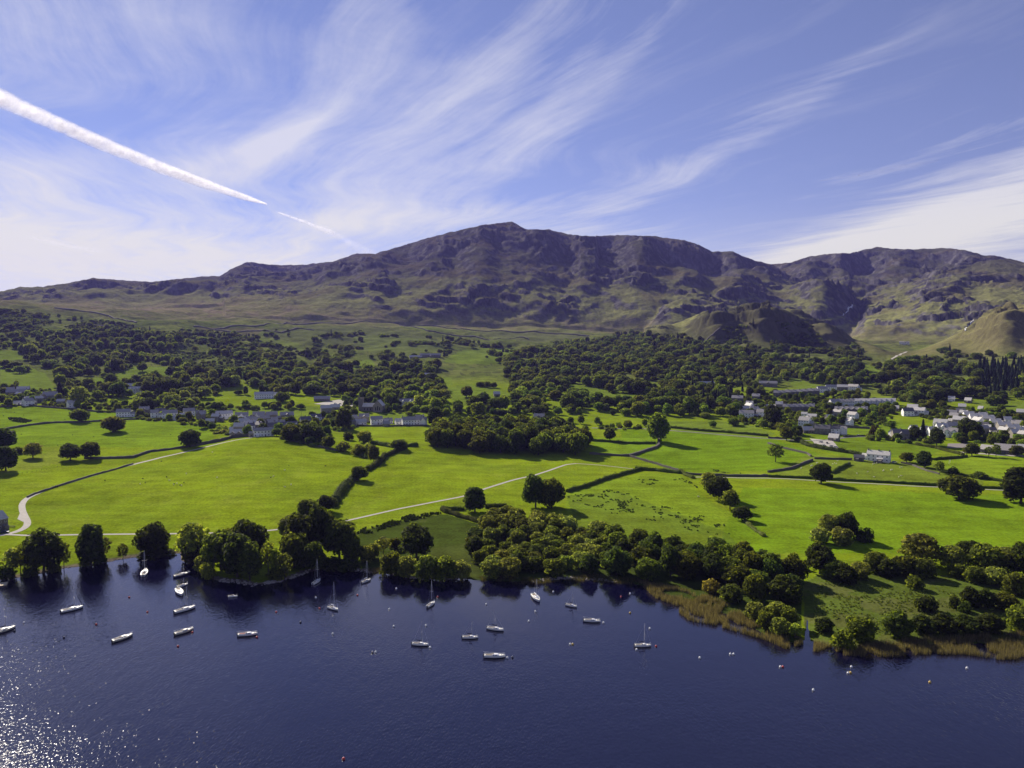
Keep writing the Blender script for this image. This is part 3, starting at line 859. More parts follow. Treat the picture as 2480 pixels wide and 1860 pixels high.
D = (0.72, 0.72, 0.75); G = (1.05, 1.0, .9); W = (1.25, 1.2, 1.3); Yc = (1.45, 1.5, 1.0); Br = (1.25, 1.0, .85)
T = [ # name, proto, u, v, h, w, label, category, tint
 ('broadleaf_tree','oak_a',192,1022,32,46,'dark spreading tree on the long field wall, farthest left of the pasture trees','tree',D),
 ('broadleaf_tree','oak_a',273,1046,38,57,'grey green domed tree alone in the middle of the left pasture','tree',G),
 ('broadleaf_tree','oak_b',460,1083,41,55,'dark tree standing on the wall beside the curving lane near the village','tree',D),
 ('broadleaf_tree','pale_a',80,1109,40,46,'pale round tree beside the straw coloured field','tree',G),
 ('broadleaf_tree','oak_b',170,1115,39,50,'dark tree at the wall end, left one of a close pair','tree',D),
 ('broadleaf_tree','oak_c',220,1112,43,46,'dark ball shaped tree at the wall end, right one of a close pair','tree',D),
 ('broadleaf_tree','ash_b',4,1088,54,64,'dark tall tree cut by the left edge above the pale field','tree',D),
 ('broadleaf_tree','ash_b',14,1140,62,52,'blue green bushy tree at the left edge beside the pale field','tree',D),
 ('shrub','bush_c',45,1098,14,26,'low dark bush right of the trees at the left edge','shrub',D),
 ('broadleaf_tree','oak_c',869,1163,36,41,'dark round tree in the tall hedge between the two big pastures','tree',D),
 ('broadleaf_tree','ash_a',905,1118,42,30,'pale green upright tree where the tall hedge starts','tree',W),
 ('broadleaf_tree','oak_b',790,1238,38,46,'dark tree at the lower end of the tall hedge','tree',D),
 ('broadleaf_tree','oak_c',965,1090,27,44,'broad dark tree at the bend of the hedge right of the tall hedge top','tree',D),
 ('shrub','willow_a',883,1072,30,36,'pale bushy tree in the hedge behind the tall hedge top','shrub',G),
 ('shrub','bush_a',832,1093,24,32,'grey green bush at the foot of the drumlin field','shrub',G),
 ('shrub','bush_c',842,1066,18,24,'small dark bush in the little field behind the drumlin','shrub',D),
 ('shrub','bush_a',870,1102,26,32,'rounded bush joining the tall hedge on its left','shrub',G),
 ('shrub','bush_b',893,1100,28,28,'pale bush beside the upright tree of the tall hedge','shrub',G),
 ('broadleaf_tree','ash_b',1150,1240,64,55,'dark egg shaped tree standing alone beside the field lane','tree',D),
 ('broadleaf_tree','oak_b',1297,1229,76,64,'dark left half of the big twin tree in the middle pasture','tree',D),
 ('broadleaf_tree','oak_a',1336,1230,72,72,'dark right half of the big twin tree in the middle pasture','tree',D),
 ('broadleaf_tree','ash_a',1594,1070,72,54,'tall layered tree casting a long shadow at the meeting of walls','tree',(.9,.9,.9)),
 ('broadleaf_tree','oak_c',1477,1068,34,29,'small dark tree on the hedge left of the layered tree','tree',D),
 ('broadleaf_tree','pale_a',1716,1184,44,44,'grey green topmost tree of the row of four down the hedge','tree',G),
 ('broadleaf_tree','oak_b',1741,1210,54,62,'dark broad tree, second from top of the row of four','tree',D),
 ('broadleaf_tree','oak_c',1768,1234,50,44,'ragged tree with bare stem, third of the row of four','tree',G),
 ('broadleaf_tree','oak_b',1797,1260,34,46,'small dark tree at the bottom of the row of four','tree',D),
 ('broadleaf_tree','sparse_a',1878,1119,48,44,'open crowned tree in the walled field left of the cottage','tree',D),
 ('broadleaf_tree','oak_b',1989,1170,47,52,'dark tree on the long hedge below the sheep field','tree',D),
 ('broadleaf_tree','oak_a',2322,1209,58,93,'wide dark umbrella tree alone on the right pasture','tree',D),
 ('broadleaf_tree','ash_b',2472,1219,92,82,'big dark tree cut by the right edge above the pasture','tree',D),
 ('broadleaf_tree','oak_c',2196,1120,26,32,'small pale tree just right of the white long cottage','tree',G),
 ('broadleaf_tree','ash_b',2238,1132,42,36,'dark upright tree right of the white long cottage','tree',D),
 ('broadleaf_tree','sparse_a',2276,1146,32,26,'slim tree on the stone wall below the playing field','tree',D),
 ('shrub','bush_c',2309,1150,18,24,'round dark bush on the wall of the playing field','shrub',D),
 ('shrub','bush_a',2372,1158,16,34,'low wide bush on the hedge of the playing field','shrub',D),
 ('broadleaf_tree','oak_c',2354,1104,32,34,'dark tree beside the pale car park, largest of its row','tree',D),
 ('broadleaf_tree','sparse_a',2341,1104,22,20,'thin tree left of the dark tree beside the car park','tree',D),
 ('broadleaf_tree','sparse_a',2394,1106,26,22,'thin tree in front of the grey school hall, left of two','tree',D),
 ('broadleaf_tree','sparse_a',2412,1106,33,24,'thin tree in front of the grey school hall, right of two','tree',D),
 ('broadleaf_tree','oak_c',2464,1104,26,32,'round dark tree at the right end of the grey school hall','tree',D),
 ('broadleaf_tree','pale_a',2006,1302,62,56,'pale tallest tree of the island clump in the right pasture','tree',G),
 ('broadleaf_tree','oak_b',2050,1304,60,54,'dark tree at the back of the island clump','tree',D),
 ('shrub','willow_a',1986,1314,38,46,'pale rounded willow at the left end of the island clump','shrub',W),
 ('shrub','willow_a',2038,1320,46,52,'grey rounded willow in front of the island clump','shrub',(1.0,.9,1.0)),
 ('shrub','bush_c',2096,1312,30,44,'dark bush at the right end of the island clump','shrub',D),
 # lake shore, left
 ('broadleaf_tree','oak_b',106,1388,100,94,'big dark spreading tree on the left shore','tree',D),
 ('broadleaf_tree','sparse_a',155,1383,78,34,'slender dark tree beside the big spreading shore tree','tree',D),
 ('broadleaf_tree','ash_b',222,1372,108,64,'tall ivy dark tree with narrow foot on the left shore','tree',D),
 ('broadleaf_tree','sparse_b',253,1354,60,36,'small leaning tree beside the tall ivy dark tree','tree',D),
 ('broadleaf_tree','sparse_a',298,1357,44,30,'small slim tree at the water between two big shore trees','tree',D),
 ('broadleaf_tree','oak_b',371,1347,76,78,'dark dome shaped tree at the head of the little bay','tree',D),
 ('broadleaf_tree','pale_a',465,1352,94,80,'pale yellow green tree standing at the bay inlet','tree',Yc),
 ('broadleaf_tree','sparse_b',32,1390,70,52,'thin light tree at the left edge of the shore','tree',G),
 ('broadleaf_tree','sparse_a',50,1392,76,44,'thin forked tree left of the big spreading shore tree','tree',G),
 ('shrub','bush_c',12,1400,26,44,'dark bush at the far left of the shore','shrub',D),
 ('shrub','bush_c',75,1396,22,36,'dark bush under the thin shore trees','shrub',D),
 ('shrub','bush_c',128,1388,24,30,'dark bush at the foot of the big spreading shore tree','shrub',D),
 ('shrub','bush_c',240,1366,20,30,'dark bush at the foot of the tall ivy dark tree','shrub',D),
 ('shrub','bush_c',205,1372,20,24,'low bush left of the tall ivy dark tree','shrub',D),
 ('shrub','bush_c',372,1350,16,80,'low dark scrub under the dome shaped bay tree','shrub',D),
 ('shrub','bush_c',463,1358,34,52,'dark scrub at the foot of the pale bay tree','shrub',D),
 ('shrub','willow_a',490,1384,42,38,'pale rounded willow at the inlet mouth','shrub',W),
 ('shrub','willow_a',503,1402,44,36,'pale ball shaped willow overhanging the inlet','shrub',Yc),
 # promontory grove
 ('broadleaf_tree','oak_c',535,1380,98,84,'dark tree at the left end of the promontory grove','tree',D),
 ('broadleaf_tree','ash_b',575,1398,110,76,'tall dark tree at the front of the promontory grove','tree',D),
 ('broadleaf_tree','ash_a',605,1405,96,60,'dark leafy tree overhanging the stony promontory','tree',D),
 ('broadleaf_tree','oak_b',600,1362,100,92,'highest dark tree at the back of the promontory grove','tree',D),
 ('broadleaf_tree','oak_c',556,1350,72,70,'olive tree behind the left end of the promontory grove','tree',G),
 ('broadleaf_tree','sparse_a',650,1392,88,44,'thin grey tree between the promontory grove and the next','tree',G),
 ('broadleaf_tree','sparse_a',668,1400,80,36,'thin bare stemmed tree by the pale shore rocks','tree',G),
 ('broadleaf_tree','sparse_b',690,1405,74,42,'ragged tree leaning over the small beach','tree',D),
 ('broadleaf_tree','oak_b',732,1352,104,92,'dark tree on the mound below the tall hedge','tree',D),
 ('broadleaf_tree','oak_a',712,1375,86,80,'dark tree above the small beach','tree',D),
 ('broadleaf_tree','oak_b',778,1345,118,74,'dark tall tree behind the moored boat by the beach','tree',D),
 ('broadleaf_tree','oak_c',822,1352,100,84,'dark tree with clear stem on the lawn by the shore','tree',D),
 ('broadleaf_tree','oak_b',756,1385,70,66,'dark low tree over the water right of the beach','tree',D),
 ('broadleaf_tree','oak_c',852,1364,58,50,'dark tree at the right end of the shore lawn','tree',D),
 ('broadleaf_tree','ash_a',700,1300,52,56,'grey leafed tree behind the mound trees','tree',G),
 ('broadleaf_tree','oak_c',745,1270,64,56,'dark tree between the mound and the tall hedge','tree',D),
 ('shrub','bush_a',672,1402,26,44,'pale bush on the shore rocks','shrub',G),
 ('shrub','bush_c',800,1376,22,60,'dark scrub under the shore lawn trees','shrub',D),
 ('shrub','bush_c',845,1380,22,60,'dark scrub at the water right of the shore lawn','shrub',D),
 ('shrub','willow_a',888,1362,44,36,'pale shrub at the left corner of the dark marsh','shrub',G),
 ('shrub','willow_a',905,1352,40,30,'pale shrub behind the marsh corner','shrub',G),
 ('broadleaf_tree','sparse_b',928,1342,46,42,'thin light tree on the edge of the dark marsh','tree',G),
 ('shrub','willow_b',955,1330,30,30,'small green shrub in the dark marsh','shrub',G),
 ('broadleaf_tree','oak_b',1008,1352,78,84,'big dark round tree at the front of the dark marsh','tree',D),
 ('shrub','willow_b',948,1394,62,56,'green rounded willow on the shore, first of the marsh front row','shrub',G),
 ('shrub','willow_a',985,1398,56,46,'paler willow on the shore, second of the marsh front row','shrub',G),
 ('shrub','willow_b',1035,1404,64,58,'green willow on the shore, third of the marsh front row','shrub',G),
 ('shrub','willow_b',1080,1404,60,56,'green willow on the shore, fourth of the marsh front row','shrub',G),
 ('shrub','willow_a',1118,1400,46,46,'pale willow on the shore, last of the marsh front row','shrub',W),
 # right side of the stream
 ('broadleaf_tree','oak_b',1985,1390,70,72,'dark round tree just right of the stream','tree',D),
 ('broadleaf_tree','oak_c',2020,1404,50,56,'dark low tree right of the round stream tree','tree',D),
 ('shrub','bush_a',1922,1372,34,26,'small bush left of the round stream tree','shrub',G),
 ('shrub','willow_c',2048,1412,48,52,'dark willow in the band below the big pasture','shrub',D),
 ('shrub','willow_a',2085,1402,44,50,'pale willow in the band below the big pasture','shrub',G),
 ('shrub','willow_b',2120,1384,52,58,'green willow in the band, left of the tall pale tree','shrub',G),
 ('shrub','willow_c',2150,1396,44,54,'dark willow under the tall pale tree, left one','shrub',D),
 ('broadleaf_tree','pale_a',2228,1368,82,98,'tall pale dome shaped tree above the marsh meadow','tree',G),
 ('shrub','willow_b',2190,1392,50,56,'green willow in front of the tall pale tree, left one','shrub',G),
 ('shrub','willow_b',2236,1396,48,58,'green willow in front of the tall pale tree, right one','shrub',G),
 ('shrub','bush_b',2238,1398,22,26,'small bright bush at the front of the marsh meadow band','shrub',Yc),
 ('broadleaf_tree','pale_a',2305,1380,64,70,'grey pale tree, left one of the right hand thicket','tree',G),
 ('broadleaf_tree','oak_b',2345,1368,58,70,'dark tree at the back of the right hand thicket','tree',D),
 ('broadleaf_tree','willow_b',2392,1385,72,84,'rounded olive tree in the middle of the right hand thicket','tree',G),
 ('broadleaf_tree','pale_a',2440,1390,70,80,'grey green tree of the right hand thicket','tree',G),
 ('broadleaf_tree','oak_b',2478,1400,80,70,'dark tree closing the thicket at the right edge','tree',D),
 ('shrub','willow_b',2318,1396,34,46,'bright willow under the left of the thicket','shrub',G),
 ('shrub','willow_b',2362,1410,42,50,'green willow below the thicket, left one','shrub',G),
 ('shrub','willow_a',2412,1418,48,52,'green willow below the thicket, middle one','shrub',G),
 ('shrub','willow_b',2460,1440,56,60,'green willow below the thicket at the right edge','shrub',G),
 ('shrub','bush_a',2214,1424,30,38,'grey bush alone in the marsh meadow, upper one','shrub',(.8,.8,.8)),
 ('shrub','bush_c',2242,1480,34,52,'dark bush alone in the marsh meadow, lower one','shrub',D),
 ('shrub','bush_c',2312,1472,28,26,'dark small bush right of the lower meadow bush','shrub',D),
 ('shrub','bush_c',2338,1482,24,28,'second small dark bush right of the lower meadow bush','shrub',D),
 ('shrub','willow_c',2350,1470,50,44,'dark upright shrub on the right of the marsh meadow','shrub',D),
 ('shrub','willow_c',2386,1470,46,46,'dark shrub pair member right of the marsh meadow','shrub',D),
 ('shrub','willow_b',2438,1476,42,58,'green flat topped willow right of the marsh meadow','shrub',G),
 ('shrub','willow_b',2470,1528,66,60,'green willow at the right edge above the reeds','shrub',G),
 ('shrub','willow_c',2176,1540,60,66,'dark green willow above the reeds, left one of the long band','shrub',G),
 ('shrub','willow_c',2232,1532,44,58,'green willow in the long band above the reeds','shrub',D),
 ('shrub','willow_c',2285,1532,46,62,'dark willow in the long band above the reeds','shrub',D),
 ('shrub','willow_c',2340,1532,44,62,'dark willow in the long band, second from the right','shrub',D),
 ('shrub','willow_c',2395,1530,46,64,'dark willow at the right of the long band above the reeds','shrub',D),
 ('shrub','willow_b',2082,1548,60,70,'olive rounded willow at the reeds right of the stream','shrub',G),
 ('shrub','bush_a',2042,1572,48,48,'bright leafy shrub standing in front of the reeds','shrub',G),
 ('shrub','willow_c',1996,1530,36,44,'dark shrub close to the right bank of the stream','shrub',D),
 ('shrub','bush_b',1925,1538,30,32,'pale bush on the left bank of the stream mouth','shrub',Yc),
 ('shrub','willow_a',1888,1536,44,44,'pale willow left of the stream mouth','shrub',G),
 ('shrub','willow_b',1912,1512,46,46,'green willow left of the stream','shrub',G),
 ('shrub','willow_a',1880,1500,46,50,'grey willow upstream of the stream mouth','shrub',G),
 ('shrub','willow_b',1855,1520,44,44,'green willow on the reed edge left of the stream','shrub',G),
 ('shrub','willow_a',1830,1498,42,52,'grey willow on the reed edge, next to the open grass','shrub',G),
 ('shrub','bush_b',1725,1436,34,42,'pale brown bush at the front of the marsh wood','shrub',Br),
 ('shrub','willow_b',1770,1456,44,60,'green rounded willow at the lower front of the marsh wood','shrub',D),
]
for (nm, pr, u, v, h, w, lab, cat, tint) in T:
    plant_px(nm, pr, u, v, h, w, lab, None, cat, tint)

def px_ok(x, y, polys):
    z = Hxy(x, y); u, v = project(x, y, z)
    r = np.zeros(np.shape(x), bool)
    for p in polys: r |= in_poly(p, u, v)
    return r
def scatter(poly_px, spacing, jitter=0.4, gap=None):
    """world positions on a loose grid inside an outline given in the photograph"""
    w = np.array([ground(*p)[:2] for p in poly_px])
    x0, y0 = w.min(0); x1, y1 = w.max(0)
    gx, gy = np.meshgrid(np.arange(x0, x1, spacing), np.arange(y0, y1, spacing))
    gx = (gx + rng.uniform(-jitter, jitter, gx.shape) * spacing).ravel(); gy = (gy + rng.uniform(-jitter, jitter, gy.shape) * spacing).ravel()
    k = in_poly([tuple(p) for p in w], gx, gy)
    return gx[k], gy[k]
def free(x, y, r):
    for (a, b_, q) in PLANTS:
        if (a - x) ** 2 + (b_ - y) ** 2 < (0.75 * (r + q)) ** 2: return False
    return True
# the marsh wood behind the reeds
MW = [(1150,1300),(1175,1258),(1260,1262),(1330,1278),(1450,1295),(1520,1322),(1640,1345),(1720,1360),(1850,1378),(1930,1408),(1930,1470),(1880,1470),(1800,1456),(1700,1425),(1600,1408),(1500,1400),(1400,1394),(1290,1402),(1180,1400),(1140,1360)]
xs, ys = scatter(MW, 8.6)
order = np.argsort(-ys)
for i in order:
    x, y = xs[i], ys[i]
    if not free(x, y, 3.0): continue
    u, v = project(x, y, float(Hxy(x, y)))
    if u < 1480 and v > 1300:
        pr = random.choice(['willow_a', 'willow_a', 'willow_b', 'willow_b', 'willow_c']); h = rng.uniform(7, 10.5); w = rng.uniform(8, 11)
        lab = 'grey green willow in the left half of the marsh wood'; g = 'willows of the marsh wood'; tint = random.choice([G, G, W, (.9, .9, .8), D])
    elif u < 1480:
        pr = random.choice(['willow_a', 'willow_b', 'oak_c']); h = rng.uniform(9, 12); w = rng.uniform(9, 12)
        lab = 'bushy tree on the upper edge of the marsh wood'; g = 'upper edge of the marsh wood'; tint = random.choice([G, W, (.9, .9, .8), D])
    else:
        pr = random.choice(['oak_a', 'oak_b', 'oak_c', 'willow_c', 'oak_c']); h = rng.uniform(10.5, 14.5); w = rng.uniform(10, 13.5)
        lab = 'dark tree crowded in the right half of the marsh wood'; g = 'dark trees of the marsh wood'; tint = random.choice([D, (.9, .9, .8), (.8, .85, .8)])
    lab = lab.replace(' behind the lake shore', '').replace('rounded ', '').replace('broadleaf ', '') + (' by the water' if v > 1392 else ' at the back' if v < 1330 else ' inside it')
    if v > 1425: h *= .8
    plant('marsh_tree', pr, x, y, h, w, lab, g, 'tree', tint)
# the copse in the middle of the fields
CP = [(1030,1078),(1060,1060),(1130,1045),(1250,1045),(1370,1055),(1425,1080),(1420,1104),(1330,1104),(1200,1100),(1090,1090)]
def cpw(x, y):
    u, v = project(x, y, float(Hxy(x, y)))
    return ('on the front ' if v > 1088 else 'at the back ' if v < 1062 else 'inside ') + ('at the left end' if u < 1130 else 'at the right end' if u > 1320 else 'in the middle')
xs, ys = scatter(CP, 13.0)
for x, y in zip(xs, ys):
    plant('copse_tree', random.choice(['oak_a', 'oak_b', 'oak_a', 'ash_b']), x, y, rng.uniform(16, 23), rng.uniform(16, 21), 'dark tall tree ' + cpw(x, y) + ' of the copse among the pastures', 'trees of the field copse', 'tree', random.choice([D, D, (.9, .9, .8)]))
# ================================================================ buildings
WHITE = mat_plain('white_render', (0.84, 0.82, 0.80), 0.8, 0.2, 0.06, 0.6)
STONE = mat_plain('grey_stone', (0.17, 0.155, 0.145), 0.9, 0.1, 0.35, 1.5)
STONE2 = mat_plain('buff_stone', (0.26, 0.235, 0.20), 0.9, 0.1, 0.3, 1.5)
SLATE = mat_plain('grey_slate', (0.33, 0.31, 0.29), 0.55, 0.5, 0.25, 1.1)
SLATE2 = mat_plain('dark_slate', (0.125, 0.120, 0.130), 0.6, 0.4, 0.25, 1.1)
SLATE3 = mat_plain('pale_slate', (0.52, 0.50, 0.46), 0.55, 0.5, 0.2, 1.1)
GLASS = mat_plain('window_glass', (0.02, 0.022, 0.03), 0.1, 0.6, 0.1, 1.0)
DOORM = mat_plain('painted_door', (0.08, 0.07, 0.09), 0.5, 0.4, 0.2, 1.0)
FRAME = mat_plain('white_frame', (0.75, 0.75, 0.75), 0.5, 0.4, 0.03, 1.0)
wb_ = MB(); wb_.box(-.5, .5, -.04, .05, 0, 1.15); WIN_GL = wb_.mesh('window', GLASS)
wf_ = MB()
wf_.box(-.58, -.5, -.09, .02, -.08, 1.23); wf_.box(.5, .58, -.09, .02, -.08, 1.23); wf_.box(-.5, .5, -.09, .02, 1.15, 1.23); wf_.box(-.5, .5, -.09, .02, -.08, 0); wf_.box(-.03, .03, -.08, -.045, 0, 1.15)
WIN_FR = wf_.mesh('frame', FRAME)
db_ = MB(); db_.box(-.45, .45, -.05, .05, 0, 2.05); DOOR_ME = db_.mesh('door', DOORM)
def gable_roof(mb, x0, x1, y0, y1, ze, rise, over=0.35, th=0.18, axis='x'):
    """pitched roof; ridge along x"""
    ym = (y0 + y1) / 2
    xa, xb, ya, yb = x0 - over, x1 + over, y0 - over, y1 + over
    dz = rise * over / ((y1 - y0) / 2)
    pts = [(xa, ya, ze - dz), (xa, ym, ze + rise), (xa, yb, ze - dz), (xa, ya, ze - dz + th), (xa, ym, ze + rise + th), (xa, yb, ze - dz + th)]
    P = pts + [(xb, p[1], p[2]) for p in pts]
    if axis == 'y':
        P = [(p[1], p[0], p[2]) for p in P]
    mb.add(P, [(3,9,10,4),(4,10,11,5),(0,1,7,6),(1,2,8,7),(0,6,9,3),(2,5,11,8),(0,3,4,1),(1,4,5,2),(6,7,10,9),(7,8,11,10)])
def gable_wall(mb, x0, x1, y0, y1, z0, ze, rise, axis='x'):
    ym = (y0 + y1) / 2
    P = [(x0,y0,z0),(x1,y0,z0),(x1,y1,z0),(x0,y1,z0),(x0,y0,ze),(x1,y0,ze),(x1,y1,ze),(x0,y1,ze),(x0,ym,ze+rise),(x1,ym,ze+rise)]
    if axis == 'y': P = [(p[1], p[0], p[2]) for p in P]
    mb.add(P, [(0,3,2,1),(0,1,5,4),(2,3,7,6),(3,0,4,8,7),(1,2,6,9,5),(4,5,9,8),(7,8,9,6)])
def house(u, v, wp, label, wall='w', roof=0, yaw=0.0, dep=8.5, st=2, chim=2, name='house', cat='house', gables=0, rise=None, dormers=0, group=None, ext=0, nwin=None):
    """house whose front wall foot is centred at (u, v); wp is its front width there"""
    x, y, z = ground(u, v)
    k = (y * math.cos(PIT) - (z - CAMH) * math.sin(PIT)) / F
    if yaw == 0.0 and group is None: yaw = float(rng.uniform(-13, 13))
    Wd = wp * k * (0.86 if wp > 24 and group is None and v > 980 else 1.0); h = 2.85 * st + 0.4
    az = math.atan2(x, y)
    rz = -az + math.radians(yaw)
    cx0 = x + math.sin(az) * dep / 2; cy0 = y + math.cos(az) * dep / 2
    c, s = math.cos(rz), math.sin(rz)
    zs = [float(Hxy(cx0 + c * a - s * b, cy0 + s * a + c * b)) for a in (-Wd/2, Wd/2) for b in (-dep/2, dep/2)]
    z0 = min(zs) * .4 + max(zs) * .6
    t = thing(name, label, cat, (cx0, cy0, z0), rz, group)
    wm = {'w': WHITE, 's': STONE, 'b': STONE2}[wall]; rm = [SLATE, SLATE2, SLATE3][roof]
    x0, x1, y0, y1 = -Wd/2, Wd/2, -dep/2, dep/2
    rise = rise or dep * .42
    mb = MB(); gable_wall(mb, x0, x1, y0, y1, -3.0, h, rise)
    rb = MB(); gable_roof(rb, x0, x1, y0, y1, h, rise)
    # cross gables on the front
    for g in range(gables):
        gx = x0 + Wd * (g + .5) / gables; gw = min(4.6, Wd / gables * .7)
        gable_wall(mb, y0 - 1.2, y0 + dep * .45, gx - gw/2, gx + gw/2, -3.0, h, gw * .42, 'y')
        gable_roof(rb, y0 - 1.2, y0 + dep * .45, gx - gw/2, gx + gw/2, h + .02, gw * .42, .3, .16, 'y')
    mb.build('wall', wm, t)
    r_ = rb.build('roof', rm, t)
    if group is None and Wd > 9 and st > 1 and rng.uniform() < .75:      # lower side wing
        sd_ = 1 if rng.uniform() < .5 else -1; ww = float(rng.uniform(3, 5)); h2 = h * float(rng.uniform(.5, .72))
        xa, xb = (x1 + .01, x1 + ww) if sd_ > 0 else (x0 - ww, x0 - .01)
        q = MB(); gable_wall(q, xa, xb, y0 + 1.1, y1 - 1.2, -3.0, h2, rise * .6); q.build('side_wing', wm if rng.uniform() < .7 else STONE2, t)
        q = MB(); gable_roof(q, xa, xb, y0 + 1.1, y1 - 1.2, h2, rise * .6, .2); q.build('side_wing_roof', rm, t)
        ob('window', WIN_GL, t, ((xa + xb) / 2, y0 + 1.1, 1.0))
    if group is None and rng.uniform() < .45:                            # porch or lean-to in front
        px0 = float(rng.uniform(x0 + 1, x1 - 3)); q = MB()
        q.add([(px0, y0 - 2, -2), (px0 + 2.4, y0 - 2, -2), (px0 + 2.4, y0 - .01, -2), (px0, y0 - .01, -2), (px0, y0 - 2, 2.1), (px0 + 2.4, y0 - 2, 2.1), (px0 + 2.4, y0 - .01, 2.9), (px0, y0 - .01, 2.9)], [(0,1,5,4),(1,2,6,5),(3,0,4,7),(4,5,6,7)])
        q.build('porch', wm, t)
    for d in range(dormers):
        dx = x0 + Wd * (d + .5) / dormers
        q = MB(); q.box(dx - .8, dx + .8, y0 + .5, y0 + 2.6, h + .3, h + 1.7)
        q.build('dormer', FRAME, r_)
    for cI in range(chim):
        cx1 = x0 + .6 + (Wd - 1.2) * (cI / max(1, chim - 1) if chim > 1 else .5)
        q = MB(); q.box(cx1 - .45, cx1 + .45, -.45, .45, h + rise * .6, h + rise + 1.1)
        q.tube([(cx1 - .18, 0, h + rise + 1.1), (cx1 - .18, 0, h + rise + 1.5)], .12, 6); q.tube([(cx1 + .2, 0, h + rise + 1.1), (cx1 + .2, 0, h + rise + 1.5)], .12, 6)
        q.build('chimney', STONE2 if wall != 'w' else STONE, r_)
    nw = nwin or max(2, int(Wd / 3.1))
    yf = y0 if not gables else y0
    for fl in range(st):
        for i in range(nw):
            wx = x0 + Wd * (i + .5) / nw
            yy = y0
            if gables:
                for g in range(gables):
                    gx = x0 + Wd * (g + .5) / gables; gw = min(4.6, Wd / gables * .7)
                    if abs(wx - gx) < gw/2 - .6: yy = y0 - 1.2
                    elif abs(wx - gx) < gw/2 + .6: yy = None
            if yy is None: continue
            if fl == 0 and i == nw // 2:
                ob('door', DOOR_ME, t, (wx, yy, 0.1)); continue
            wo_ = ob('window', WIN_GL, t, (wx, yy, 1.0 + fl * 3.0))
            if wp * k < 40: ob('frame', WIN_FR, wo_)
    for sx, ang in ((x0, -math.pi/2), (x1, math.pi/2)):   # gable windows
        for fl in range(st):
            wo_ = ob('window', WIN_GL, t, (sx, dep * .08, 1.0 + fl * 3.0), ang); ob('frame', WIN_FR, wo_)
    HOUSES_XY.append((cx0, cy0, max(Wd, dep) / 2))
    return t
